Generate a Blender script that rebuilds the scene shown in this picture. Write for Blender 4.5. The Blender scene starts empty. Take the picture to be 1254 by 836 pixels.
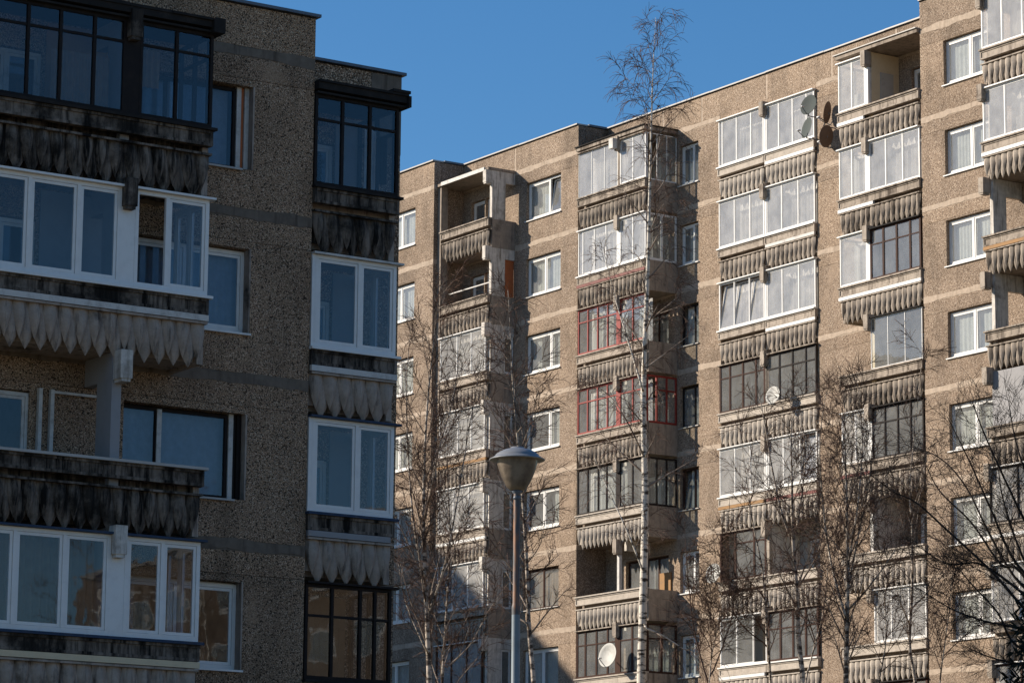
import bpy, math, random
from mathutils import Vector, Matrix
rnd = random.Random(7)
SC = bpy.context.scene
COL = SC.collection

# ------------------------------------------------------------------ camera
FPX, PITCH, YAW, ROLL = 4063.34, 0.188608, 0.583752, 0.008822      # focal length in photo pixels, angles in radians
EYE = Vector((0, 0, 1.6))
_F = Vector((-math.cos(YAW), math.sin(YAW), 0)); _R = Vector((_F.y, -_F.x, 0)); _Z = Vector((0, 0, 1))
FWD = math.cos(PITCH)*_F + math.sin(PITCH)*_Z
_U = -math.sin(PITCH)*_F + math.cos(PITCH)*_Z
RGT = math.cos(ROLL)*_R + math.sin(ROLL)*_U
UPV = -math.sin(ROLL)*_R + math.cos(ROLL)*_U
cd = bpy.data.cameras.new('camera'); cam = bpy.data.objects.new('camera', cd); COL.objects.link(cam)
cd.sensor_width = 36; cd.lens = FPX/1254*36; cd.clip_end = 5000; cd.clip_start = 0.5
cam.matrix_world = Matrix.Translation(EYE) @ Matrix((RGT, UPV, -FWD)).transposed().to_4x4()
SC.camera = cam

# ------------------------------------------------------------------ sky, sun, exposure
SUN_EL, SUN_A = math.radians(25), math.radians(41)                 # A: angle from the far facade's normal, towards -X
sdir = Vector((-math.sin(SUN_A)*math.cos(SUN_EL), -math.cos(SUN_A)*math.cos(SUN_EL), math.sin(SUN_EL)))
wd = bpy.data.worlds.new('World'); SC.world = wd; wd.use_nodes = True
nt = wd.node_tree; bg = nt.nodes['Background']
sk = nt.nodes.new('ShaderNodeTexSky'); sk.sky_type = 'NISHITA'; sk.sun_disc = False
sk.sun_elevation = SUN_EL; sk.sun_rotation = math.atan2(sdir.x, sdir.y)
sk.air_density = 1.0; sk.dust_density = 0.35; sk.ozone_density = 4.5; sk.altitude = 150
hs = nt.nodes.new('ShaderNodeHueSaturation'); hs.inputs['Saturation'].default_value = 1.2
nt.links.new(sk.outputs[0], hs.inputs['Color']); nt.links.new(hs.outputs[0], bg.inputs[0]); bg.inputs[1].default_value = 0.082
sl = bpy.data.lights.new('sun', 'SUN'); sl.energy = 4.6; sl.angle = math.radians(0.53); sl.color = (1.0, 0.90, 0.76)
so = bpy.data.objects.new('sun', sl); COL.objects.link(so); so.location = (-60, -40, 60)
so.rotation_euler = sdir.to_track_quat('Z', 'Y').to_euler()
SC.view_settings.view_transform = 'Standard'; SC.view_settings.look = 'None'
SC.view_settings.exposure = 0.7; SC.view_settings.gamma = 1.0; SC.view_settings.use_curve_mapping = False
SC.cycles.max_bounces = 8; SC.cycles.transparent_max_bounces = 24

def px(x, y, depth):                                               # a photo pixel at a depth along the view axis
    return EYE + (FWD + RGT*((x-627)/FPX) - UPV*((y-418)/FPX))*depth

# ------------------------------------------------------------------ materials
def new_mat(name):
    m = bpy.data.materials.new(name); m.use_nodes = True
    n = m.node_tree.nodes; return m, n, m.node_tree.links, n['Principled BSDF']
def ramp(n, stops):
    r = n.new('ShaderNodeValToRGB'); e = r.color_ramp.elements
    while len(e) < len(stops): e.new(0.5)
    for q, (p, c) in zip(e, stops):
        q.position = p; q.color = (c, c, c, 1) if isinstance(c, (int, float)) else (*c, 1)
    return r
def pos(n, l, scale=(1, 1, 1)):
    g = n.new('ShaderNodeNewGeometry'); mp = n.new('ShaderNodeMapping'); mp.inputs['Scale'].default_value = scale
    l.new(g.outputs['Position'], mp.inputs['Vector']); return mp.outputs['Vector']
def noise(n, l, vec, scale, detail=4, rough=0.6):
    t = n.new('ShaderNodeTexNoise'); t.inputs['Scale'].default_value = scale
    t.inputs['Detail'].default_value = detail; t.inputs['Roughness'].default_value = rough
    l.new(vec, t.inputs['Vector']); return t.outputs['Fac']
def mixc(n, l, fac, a, b, mode='MIX'):
    m = n.new('ShaderNodeMix'); m.data_type = 'RGBA'; m.blend_type = mode
    for s, v in ((m.inputs['Factor'], fac), (m.inputs['A'], a), (m.inputs['B'], b)):
        if isinstance(v, bpy.types.NodeSocket): l.new(v, s)
        elif isinstance(v, (int, float)): s.default_value = v
        else: s.default_value = (*v, 1)
    return m.outputs['Result']
def bump(n, l, b, h, strength=0.5, dist=0.01):
    q = n.new('ShaderNodeBump'); q.inputs['Strength'].default_value = strength; q.inputs['Distance'].default_value = dist
    l.new(h, q.inputs['Height']); l.new(q.outputs['Normal'], b.inputs['Normal'])

def aggregate(name, dark, mid, light, scale=36, stain=0.35, pit=0.42):
    m, n, l, b = new_mat(name); v = pos(n, l)
    vo = n.new('ShaderNodeTexVoronoi'); vo.inputs['Scale'].default_value = scale; l.new(v, vo.inputs['Vector'])
    sep = n.new('ShaderNodeSeparateColor'); l.new(vo.outputs['Color'], sep.inputs['Color'])
    r = ramp(n, [(0.0, dark), (0.35, mid), (0.75, mid), (1.0, light)]); l.new(sep.outputs['Red'], r.inputs['Fac'])
    edge = ramp(n, [(0.0, 1.0), (0.55, 0.9), (0.8, pit)]); l.new(vo.outputs['Distance'], edge.inputs['Fac'])
    c = mixc(n, l, 1.0, r.outputs['Color'], edge.outputs['Color'], 'MULTIPLY')
    big = ramp(n, [(0.3, 0.72), (0.5, 1.0), (0.72, 1.18)]); l.new(noise(n, l, v, 0.55, 5, 0.6), big.inputs['Fac'])
    c = mixc(n, l, 1.0, c, big.outputs['Color'], 'MULTIPLY')
    v2 = pos(n, l, (1, 1, 0.14)); st = ramp(n, [(0.50, 1.0), (0.68, 1.0-stain)]); l.new(noise(n, l, v2, 1.7, 4, 0.65), st.inputs['Fac'])
    c = mixc(n, l, 1.0, c, st.outputs['Color'], 'MULTIPLY')
    oi = n.new('ShaderNodeObjectInfo'); rr = ramp(n, [(0.0, (0.90, 0.89, 0.88)), (0.5, (1.0, 1.0, 1.0)), (1.0, (1.09, 1.07, 1.04))]); l.new(oi.outputs['Random'], rr.inputs['Fac'])
    c = mixc(n, l, 1.0, c, rr.outputs['Color'], 'MULTIPLY')
    pt = ramp(n, [(0.66, 0), (0.70, 0.55)]); l.new(noise(n, l, v, 0.8, 3, 0.5), pt.inputs['Fac']); c = mixc(n, l, pt.outputs['Color'], c, tuple(q*1.02 for q in mid))   # worn and patched render
    l.new(c, b.inputs['Base Color']); b.inputs['Roughness'].default_value = 0.9; b.inputs['Specular IOR Level'].default_value = 0.2
    bump(n, l, b, vo.outputs['Distance'], 0.7, -0.02); return m
def concrete(name, base, soot, amount, streak=1.0, rough=0.88):
    # cast concrete with black weathering streaks and blotches
    m, n, l, b = new_mat(name); v = pos(n, l)
    r1 = ramp(n, [(0.3, 0.75), (0.7, 1.15)]); l.new(noise(n, l, v, 6, 6, 0.7), r1.inputs['Fac'])
    c = mixc(n, l, 1.0, base, r1.outputs['Color'], 'MULTIPLY')
    v2 = pos(n, l, (5.5, 5.5, 0.55)); a = ramp(n, [(0.62-0.34*amount, 0), (0.82-0.34*amount, 1)]); l.new(noise(n, l, v2, 1.3*streak, 5, 0.7), a.inputs['Fac'])
    c = mixc(n, l, a.outputs['Color'], c, soot)
    a2 = ramp(n, [(0.66-0.3*amount, 0), (0.80-0.3*amount, 0.85)]); l.new(noise(n, l, v, 1.1, 6, 0.68), a2.inputs['Fac'])
    c = mixc(n, l, a2.outputs['Color'], c, soot)
    l.new(c, b.inputs['Base Color']); b.inputs['Roughness'].default_value = rough; b.inputs['Specular IOR Level'].default_value = 0.2
    bump(n, l, b, noise(n, l, v, 45, 4, 0.7), 0.35, 0.01); return m
def paint(name, base, dirt=0.25, rough=0.5, tint=(0.12, 0.10, 0.08), sc=5.0, metal=0.0, spec=None):
    m, n, l, b = new_mat(name); v = pos(n, l)
    r = ramp(n, [(0.48, 0), (0.75, dirt)]); l.new(noise(n, l, v, sc, 6, 0.7), r.inputs['Fac'])
    c = mixc(n, l, r.outputs['Color'], base, tint)
    l.new(c, b.inputs['Base Color']); b.inputs['Roughness'].default_value = rough; b.inputs['Metallic'].default_value = metal
    b.inputs['Specular IOR Level'].default_value = spec if spec is not None else (0.08 if max(base) < 0.13 else 0.3)
    bump(n, l, b, noise(n, l, v, 30, 3), 0.12, 0.005); return m
def glass(name, tint, ior=1.75, rough=0.015, haze=0.0):
    m, n, l, b = new_mat(name); n.remove(b)
    out = n['Material Output']; t = n.new('ShaderNodeBsdfTransparent'); t.inputs[0].default_value = (*tint, 1)
    g = n.new('ShaderNodeBsdfGlossy'); g.inputs['Roughness'].default_value = rough; g.inputs['Color'].default_value = (0.95, 0.97, 1, 1)
    fr = n.new('ShaderNodeFresnel'); fr.inputs['IOR'].default_value = ior
    v = pos(n, l); bp = n.new('ShaderNodeBump'); bp.inputs['Strength'].default_value = 0.12; bp.inputs['Distance'].default_value = 0.012
    l.new(noise(n, l, v, 1.6, 2), bp.inputs['Height']); l.new(bp.outputs[0], g.inputs['Normal'])
    gb = n.new('ShaderNodeNewGeometry'); mu = n.new('ShaderNodeMath'); mu.operation = 'MULTIPLY_ADD'; mu.inputs[1].default_value = -1.0; mu.inputs[2].default_value = 1.0
    l.new(gb.outputs['Backfacing'], mu.inputs[0]); m3 = n.new('ShaderNodeMath'); m3.operation = 'MULTIPLY'; l.new(mu.outputs[0], m3.inputs[0]); l.new(fr.outputs[0], m3.inputs[1])
    mx = n.new('ShaderNodeMixShader'); l.new(m3.outputs[0], mx.inputs[0]); l.new(t.outputs[0], mx.inputs[1]); l.new(g.outputs[0], mx.inputs[2])
    if haze > 0:                                                   # pale diffuse film standing in for bright sky mirrored in the pane
        d = n.new('ShaderNodeBsdfDiffuse'); d.inputs['Color'].default_value = (0.72, 0.70, 0.68, 1)
        m2 = n.new('ShaderNodeMixShader'); rr = ramp(n, [(0.3, haze*0.7), (0.75, haze*1.3)]); l.new(noise(n, l, v, 2.5, 5), rr.inputs['Fac'])
        l.new(rr.outputs['Color'], m2.inputs[0]); l.new(mx.outputs[0], m2.inputs[1]); l.new(d.outputs[0], m2.inputs[2]); mx = m2
    l.new(mx.outputs[0], out.inputs['Surface']); return m
def cloth(name, base, trans=0.35):
    m, n, l, b = new_mat(name); n.remove(b); out = n['Material Output']; v = pos(n, l)
    r = ramp(n, [(0.3, 0.85), (0.7, 1.05)]); l.new(noise(n, l, v, 8, 4), r.inputs['Fac'])
    c = mixc(n, l, 1.0, base, r.outputs['Color'], 'MULTIPLY')
    d = n.new('ShaderNodeBsdfDiffuse'); t = n.new('ShaderNodeBsdfTranslucent'); l.new(c, d.inputs[0]); l.new(c, t.inputs[0])
    mx = n.new('ShaderNodeMixShader'); mx.inputs[0].default_value = trans
    l.new(d.outputs[0], mx.inputs[1]); l.new(t.outputs[0], mx.inputs[2]); l.new(mx.outputs[0], out.inputs['Surface']); return m
def wood_bark(name, base, dark, sc=(1, 1, 1), lo=0.5, hi=0.6):
    m, n, l, b = new_mat(name); v = pos(n, l, sc)
    r = ramp(n, [(lo, 0), (hi, 1)]); l.new(noise(n, l, v, 2.2, 6, 0.7), r.inputs['Fac'])
    c = mixc(n, l, r.outputs['Color'], base, dark); l.new(c, b.inputs['Base Color'])
    b.inputs['Roughness'].default_value = 0.85; b.inputs['Specular IOR Level'].default_value = 0.2; return m

M = {}
M['agg'] = aggregate('pebble_dash_warm', (0.175, 0.122, 0.085), (0.325, 0.242, 0.176), (0.54, 0.43, 0.335), 40, 0.22)
M['agg_left'] = aggregate('pebble_dash_bounce_warmed', (0.05, 0.032, 0.021), (0.37, 0.245, 0.157), (0.80, 0.58, 0.41), 50, 0.30, 0.12)  # base colour warmed in place of bounce light from the sunlit side
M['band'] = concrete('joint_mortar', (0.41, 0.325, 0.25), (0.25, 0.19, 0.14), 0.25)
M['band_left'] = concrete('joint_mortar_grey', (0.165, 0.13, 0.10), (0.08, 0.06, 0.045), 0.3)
M['con_clean'] = concrete('balcony_concrete_pale', (0.42, 0.365, 0.308), (0.13, 0.10, 0.08), 0.05)
M['con_worn'] = concrete('balcony_concrete_worn', (0.37, 0.312, 0.256), (0.09, 0.068, 0.052), 0.36)
M['con_dirty'] = concrete('balcony_concrete_stained', (0.33, 0.275, 0.222), (0.07, 0.053, 0.041), 0.46)
M['con_left'] = concrete('balcony_concrete_grey', (0.36, 0.29, 0.238), (0.03, 0.023, 0.018), 0.28)
M['con_soot'] = concrete('balcony_concrete_soot_shade', (0.21, 0.17, 0.138), (0.006, 0.005, 0.004), 0.62)  # soot streaks; on slabs it also paints the shade in rail gaps
M['con_side'] = concrete('balcony_side_rendered', (0.30, 0.245, 0.195), (0.10, 0.08, 0.065), 0.3)
M['fin_peel'] = concrete('peeling_whitewash', (0.60, 0.55, 0.49), (0.20, 0.165, 0.13), 0.36, 1.6)
M['white'] = paint('white_plastic', (0.70, 0.68, 0.65), 0.15, 0.35)
M['white_old'] = paint('old_white_paint', (0.55, 0.52, 0.48), 0.6, 0.6)
M['brown'] = paint('brown_frame_paint', (0.05, 0.024, 0.017), 0.5, 0.55, (0.02, 0.015, 0.012))
M['dark'] = paint('black_brown_frame_paint', (0.018, 0.014, 0.013), 0.4, 0.55, (0.05, 0.035, 0.025))
M['red'] = paint('oxide_red_frame_paint', (0.24, 0.022, 0.014), 0.4, 0.55, (0.06, 0.02, 0.016))
M['orange'] = paint('orange_board', (0.30, 0.16, 0.06), 0.5, 0.7)
M['rustboard'] = paint('rust_red_board', (0.42, 0.12, 0.04), 0.5, 0.7, (0.16, 0.05, 0.03), 9)
M['maroon'] = paint('maroon_board', (0.16, 0.04, 0.03), 0.3, 0.6)
M['blue'] = paint('dark_blue_flashing', (0.03, 0.05, 0.09), 0.4, 0.45)
M['cream'] = paint('cream_plaster', (0.62, 0.50, 0.33), 0.25, 0.85, (0.35, 0.25, 0.16))
M['greypanel'] = paint('blue_grey_panel', (0.27, 0.26, 0.26), 0.2, 0.7)
M['metal'] = paint('galvanised_coping', (0.40, 0.375, 0.345), 0.4, 0.45, (0.22, 0.18, 0.15), 2.0)
M['metal_dark'] = paint('dark_coping', (0.10, 0.12, 0.15), 0.5, 0.4, (0.03, 0.03, 0.04), 2.0)
M['bitumen'] = paint('bitumen', (0.022, 0.02, 0.019), 0.5, 0.8, (0.06, 0.05, 0.045))
M['glass'] = glass('window_glass', (0.86, 0.88, 0.87), 1.7, 0.02, 0.10)
M['glass_sky_sheen'] = glass('sky_sheen_glass', (0.80, 0.80, 0.79), 1.7, 0.03, 0.24)
M['glass_left'] = glass('window_glass_dim', (0.78, 0.81, 0.84), 1.57)
M['curtain'] = cloth('white_curtain', (0.80, 0.77, 0.73))
M['curtain_warm'] = cloth('tan_curtain', (0.36, 0.25, 0.17))
M['curtain_grey'] = cloth('blue_grey_curtain', (0.42, 0.46, 0.52))
M['plaster'] = paint('room_plaster', (0.42, 0.39, 0.35), 0.3, 0.9)
M['pinewood'] = paint('pine_lining', (0.34, 0.19, 0.09), 0.4, 0.7, (0.16, 0.08, 0.04), 12)
M['birch'] = wood_bark('birch_bark', (0.64, 0.58, 0.50), (0.05, 0.04, 0.033), (1.2, 1.2, 4.0), 0.51, 0.58)
M['birch_young'] = wood_bark('young_birch_bark', (0.48, 0.41, 0.34), (0.05, 0.037, 0.03), (1.2, 1.2, 3.0), 0.45, 0.56)
M['branch'] = wood_bark('birch_branch', (0.32, 0.26, 0.21), (0.07, 0.045, 0.035), (1, 1, 1.4), 0.42, 0.62)
M['twig'] = wood_bark('birch_twig', (0.115, 0.07, 0.052), (0.06, 0.038, 0.03), (1, 1, 1), 0.4, 0.6)
M['darkbark'] = wood_bark('dark_bark', (0.045, 0.035, 0.03), (0.015, 0.012, 0.01), (3, 3, 1), 0.4, 0.6)
M['needle'] = wood_bark('dark_needles', (0.016, 0.024, 0.014), (0.008, 0.011, 0.007), (1, 1, 1), 0.4, 0.6)

# ------------------------------------------------------------------ object helpers
def tag(o, label=None, cat=None, group=None, kind=None):
    for k, v in (('label', label), ('category', cat), ('group', group), ('kind', kind)):
        if v: o[k] = v
    return o
def empty(name, loc, rz=0):
    o = bpy.data.objects.new(name, None); COL.objects.link(o); o.location = loc; o.rotation_euler = (0, 0, rz); o.empty_display_size = 0.3
    return o
def link(name, verts, faces, mat, parent=None, smooth=False):
    me = bpy.data.meshes.new(name); me.from_pydata(verts, [], faces); me.materials.append(M[mat] if isinstance(mat, str) else mat)
    if smooth: me.polygons.foreach_set('use_smooth', [True]*len(me.polygons))
    me.update(); o = bpy.data.objects.new(name, me); COL.objects.link(o)
    if parent: o.parent = parent
    return o
BOXF = [(0, 3, 2, 1), (4, 5, 6, 7), (0, 1, 5, 4), (1, 2, 6, 5), (2, 3, 7, 6), (3, 0, 4, 7)]
class Frame:                                                       # a facade: u along it, w outwards, z up
    def __init__(s, root, ou, oz): s.root, s.ou, s.oz = root, ou, oz
class MB:
    def __init__(s, fr): s.fr, s.v, s.f = fr, [], []
    def p(s, u, w, z): return (u-s.fr.ou, -w, z-s.fr.oz)
    def box(s, u0, u1, w0, w1, z0, z1, tf=None):
        if u1 < u0: u0, u1 = u1, u0
        k = len(s.v)
        pts = [(u0, w1, z0), (u1, w1, z0), (u1, w0, z0), (u0, w0, z0), (u0, w1, z1), (u1, w1, z1), (u1, w0, z1), (u0, w0, z1)]
        if tf: pts = [tf(*q) for q in pts]
        s.v += [s.p(*q) for q in pts]; s.f += [tuple(i+k for i in q) for q in BOXF]; return s
    def grid(s, rows):                                             # rows of (u,w,z), first row top, u rising: faces look outwards
        k = len(s.v); nc = len(rows[0])
        for r in rows: s.v += [s.p(*q) for q in r]
        for i in range(len(rows)-1):
            for j in range(nc-1):
                a = k+i*nc+j; s.f.append((a, a+nc, a+nc+1, a+1))
        return s
    def build(s, name, mat, parent, smooth=False): return link(name, s.v, s.f, mat, parent, smooth)

def holed(mb, u0, u1, w0, w1, z0, z1, holes):                      # a slab of wall with window openings left out
    hs = sorted(h for h in holes if h[0] < u1 and h[1] > u0 and h[2] < z1 and h[3] > z0)
    cur = u0
    for (a, b, c, d) in hs:
        a2, b2 = max(a, u0), min(b, u1)
        if a2 > cur+1e-4: mb.box(cur, a2, w0, w1, z0, z1)
        if c > z0+1e-4: mb.box(a2, b2, w0, w1, z0, c)
        if d < z1-1e-4: mb.box(a2, b2, w0, w1, d, z1)
        cur = b2
    if cur < u1-1e-4: mb.box(cur, u1, w0, w1, z0, z1)

def wavy(fr, name, mat, parent, u0, u1, w, z0, z1, pleat=0.13, amp=0.025, seed=0):
    r = random.Random(seed); n = max(8, int((u1-u0)/pleat*6)); ph = r.random()*6; mb = MB(fr); rows = []
    for i, z in enumerate((z1, (z0+z1)/2, z0)):
        row = []
        for j in range(n+1):
            u = u0+(u1-u0)*j/n
            row.append((u, w+amp*(0.7+0.3*i)*math.sin(u/pleat*6.283+ph+0.6*math.sin(u*3+ph)), z))
        rows.append(row)
    mb.grid(rows); return mb.build(name, mat, parent, True)

def side_tf(u_plane):                                              # turn (s, t, z) of a front piece into a side piece facing +u: s runs along w
    return lambda s, t, z: (u_plane+t, s, z)

STY = {'white': ('white', 0.062, 0.062, 0.06), 'whitefar': ('white', 0.04, 0.045, 0.05), 'thin': ('white', 0.022, 0.03, 0.03), 'brown': ('brown', 0.075, 0.05, 0.05),
       'dark': ('dark', 0.05, 0.05, 0.06), 'red': ('red', 0.05, 0.055, 0.06), 'old': ('white_old', 0.05, 0.055, 0.06)}
def glazing(fr, parent, a, b, w, z0, z1, parts, style, transom=None, opens=(), tilt=(), gl='glass', tf=None, name='glazing_frame', sash=True):
    """a row of sashes between a and b. parts: relative widths. Frame is one mesh, every pane its own"""
    mat, pw, rail, dp = STY[style]; mb = MB(fr)
    def bx(m, *q):
        if tf: m.box(q[0], q[1], q[2], q[3], q[4], q[5], tf)
        else: m.box(*q)
    bx(mb, a, b, w-dp, w, z0, z0+rail*1.3); bx(mb, a, b, w-dp, w, z1-rail, z1)
    tot = sum(parts); x = a; zs0, zs1 = z0+rail*1.3, z1-rail
    xs = [a]
    for q in parts: x += (b-a)*q/tot; xs.append(x)
    for i, x in enumerate(xs):
        l_, r_ = (x, x+pw) if i == 0 else ((x-pw, x) if i == len(xs)-1 else (x-pw/2, x+pw/2))
        bx(mb, l_, r_, w-dp, w+0.004, zs0, zs1)
    fo = mb.build(name, mat, parent)
    for i in range(len(parts)):
        l_ = xs[i]+(pw if i == 0 else pw/2); r_ = xs[i+1]-(pw if i == len(parts)-1 else pw/2)
        if i in opens: continue
        t3 = tf
        if i in tilt:
            an = math.radians(7)
            t3 = lambda u, ww, z: (u, w-0.03+(ww-w+0.03)*math.cos(an)-(z-zs0)*math.sin(an), zs0+(z-zs0)*math.cos(an))
        sw = (0.022 if style == 'whitefar' else 0.05) if style in ('white', 'old', 'whitefar') and sash and (r_-l_) > 0.3 else 0
        if sw:
            m2 = MB(fr)
            for q in ((l_, r_, zs0, zs0+sw), (l_, r_, zs1-sw, zs1), (l_, l_+sw, zs0+sw, zs1-sw), (r_-sw, r_, zs0+sw, zs1-sw)):
                g_ = 0.004
                m2.box(q[0]+(g_ if q[0] == l_ else 0), q[1]-(g_ if q[1] == r_ else 0), w-dp+0.008, w-0.012, q[2]+(g_ if q[2] == zs0 else 0), q[3]-(g_ if q[3] == zs1 else 0), t3)
            m2.build('sash', mat, parent)
        cells = [(zs0+sw, zs1-sw)]
        if transom and i not in tilt:
            zt = z1-(z1-z0)*transom; m2 = MB(fr); bx(m2, l_, r_, w-dp, w-0.004, zt-0.02, zt+0.02); m2.build('transom', mat, parent); cells = [(zs0, zt-0.02), (zt+0.02, zs1)]
        for (c, d) in cells:
            m2 = MB(fr); m2.box(l_+sw, r_-sw, w-dp*0.6, w-dp*0.6+0.012, c, d, t3); m2.build('pane', gl, parent)
    return fo

def window(fr, a, b, z0, z1, wp, style='white', parts=(1, 1), opens=(), tilt=(), curtain=None, gl='glass', seed=0, sill=True, deep=0.12):
    mat = STY[style][0]; mb = MB(fr)
    root = MB(fr).box(a, b, wp-deep-0.09, wp-deep-0.075, z1-0.025, z1).build('window', mat, fr.root)
    glazing(fr, root, a, b, wp-deep, z0, z1-0.026, parts, style, None, opens, tilt, gl, name='frame')
    if sill: MB(fr).box(a-0.04, b+0.04, wp-deep+0.005, wp+0.06, z0-0.035, z0-0.004).build('sill', 'white' if style == 'white' else 'metal', root)
    r = random.Random(seed)
    for (c0, c1, m) in (curtain or ()):
        wavy(fr, 'curtain', m, root, a+(b-a)*c0, a+(b-a)*c1, wp-deep-0.15, z0+0.02, z1-0.03, 0.14+0.08*r.random(), 0.013, seed)
    return root

_tooth_cache = {}
def scallops(fr, parent, a, b, wf, ztop, zbot, mat, pitch=0.24, dep=0.075, back=0.05):
    """precast fringe: a front row of bulging pointed tongues and a longer row behind whose tips show between them"""
    n = max(2, round((b-a)/pitch)); p = (b-a)/n; mb = MB(fr); H = ztop-zbot
    def tongue(c, wb, h, d, wid, v0, tp):
        rows = []
        for i in range(10):
            v = i/9; z = ztop-h*v
            hw = 0.5*wid*(1-0.04*(1-v/v0)) if v < v0 else 0.5*wid*max(0.015, 1-((v-v0)/(1-v0))**tp)
            bul = d*(0.45+0.55*math.sin(min(1.0, v/0.6)*1.57)) if v < 0.6 else d*(1-0.4*((v-0.6)/0.4)**1.4)
            bul *= (hw/(0.5*wid))**0.6
            rows.append([(c+hw*q, wb+bul*(1-abs(q)**1.5), z) for q in (-1, -0.75, -0.4, 0, 0.4, 0.75, 1)])
        mb.grid(rows)
    r = random.Random(int(a*100))
    for k in range(n+1):
        if 0 < k < n: tongue(a+p*k, wf-dep-back, H*(0.975+0.025*r.random()), dep*0.8, p*0.98, 0.70, 1.15)
    for k in range(n): tongue(a+p*(k+0.5), wf-dep-0.004, H*(0.79+0.02*r.random()), dep, p*0.97, 0.30, 1.45)
    mb.box(a, b, wf-dep-back-0.05, wf-dep-back-0.02, zbot+H*0.28, ztop)
    mb.box(a, b, wf-dep-back-0.02, wf-0.004, ztop-0.03, ztop+0.004)
    return mb.build('scalloped_panel', mat, parent, False)

def balcony(fr, J, a, b, wb, wf, mat='con_worn', trim=None, sides='', side_mat='con_side', brackets=(), segs=None, coping='con', bracket_mat='con_worn', cop_over=0.05, slab_mat=None):
    """slab, rail beam, fringe. a..b along the facade, wb wall plane, wf front plane; J is the joint above this storey"""
    mb = MB(fr); mb.box(a, b, wb+0.003, wf-0.29, J-2.72, J-2.56); mb.box(a+0.02, b-0.02, wf-0.32, wf-0.285, J-2.555, J-1.75)
    root = mb.build('balcony', slab_mat or 'con_side', fr.root)
    for (s0, s1) in (segs or [(a, b)]):
        m = MB(fr); m.box(s0, s1, wf-0.14, wf-0.03, J-1.995, J-1.745)
        m.box(s0, s1, wf-0.03, wf-0.004, J-1.79, J-1.745); m.box(s0, s1, wf-0.03, wf-0.004, J-1.995, J-1.95)
        m.box(s0, s0+0.05, wf-0.03, wf-0.004, J-1.95, J-1.79); m.box(s1-0.05, s1, wf-0.03, wf-0.004, J-1.95, J-1.79)
        m.build('rail_beam', 'con_soot' if mat == 'con_left' else mat, root)
        scallops(fr, root, s0+0.01, s1-0.01, wf, J-2.115, J-2.85, mat, **(dict(pitch=0.25, dep=0.10, back=0.06) if mat in ('con_left', 'con_soot') else dict(pitch=0.235, dep=0.07, back=0.07)))
    MB(fr).box(a-0.02, b+cop_over, wf-0.17, wf+0.045, J-1.743, J-1.70).build('coping', {'con': mat, 'white': 'white', 'dark': 'bitumen', 'blue': 'blue', 'metal': 'metal'}[coping], root)
    for (t0, t1, tm) in (trim or ()):
        MB(fr).box(t0, t1, wf-0.06, wf+0.008, J-2.10, J-2.005).build('trim_board', tm, root)
    if 'R' in sides: MB(fr).box(b-0.10, b+0.006, wb+0.004, wf-0.17, J-2.76, J-1.745).build('side_parapet', side_mat, root)
    if 'L' in sides: MB(fr).box(a-0.006, a+0.10, wb+0.004, wf-0.17, J-2.76, J-1.745).build('side_parapet', side_mat, root)
    for u in brackets:
        m = MB(fr); m.box(u-0.10, u+0.10, wf-0.16, wf+0.10, J-0.46, J-0.02); m.box(u-0.075, u+0.075, wf-0.16, wf+0.085, J-0.51, J-0.46)
        m.build('bracket', bracket_mat, root)
    return root
def head_flash(fr, root, a, b, wf, z, mat='white'):
    MB(fr).box(a-0.03, b+0.03, wf-0.12, wf+0.035, z-0.012, z+0.022).build('head_flashing', mat, root)

def wall(fr, u0, u1, wp, J, holes, mat, band, top=None, thick=0.3):
    """one storey of facade below joint J: mortar band, lintel course, window panel"""
    m = MB(fr); m.box(u0, u1, wp-thick, wp-0.006, J-0.085, J+0.085); n = max(2, int((u1-u0)/0.11)); r = random.Random(int(u0*31+J*7)); tp, bt = [], []; h0 = h1 = 0.075
    for i in range(n+1):
        h0 += r.gauss(0, 0.012)+(0.08-h0)*0.25; h1 += r.gauss(0, 0.012)+(0.08-h1)*0.25; u = u0+(u1-u0)*i/n
        tp.append((u, wp+0.005, J+max(0.03, h0))); bt.append((u, wp+0.005, J-max(0.03, h1)))
    m.grid([[(q[0], wp-0.003, q[2]+0.006) for q in tp], tp, bt, [(q[0], wp-0.003, q[2]-0.006) for q in bt]]); m.build('joint_band', band, fr.root)
    m = MB(fr); holed(m, u0, u1, wp-thick, wp, J-0.455, J-0.086, holes); m.build('lintel_panel', mat, fr.root)
    m = MB(fr); holed(m, u0, u1, wp-thick, wp, J-2.614, J-0.463, holes); m.build('wall_panel', mat, fr.root)

def return_wall(fr, u0, u1, w0, w1, J, mat, band):                 # the end of a projecting section
    MB(fr).box(u0, u1, w0, w1, J-0.085, J+0.085).build('joint_band', band, fr.root)
    MB(fr).box(u0, u1, w0, w1, J-2.614, J-0.086).build('end_panel', mat, fr.root)

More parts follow.
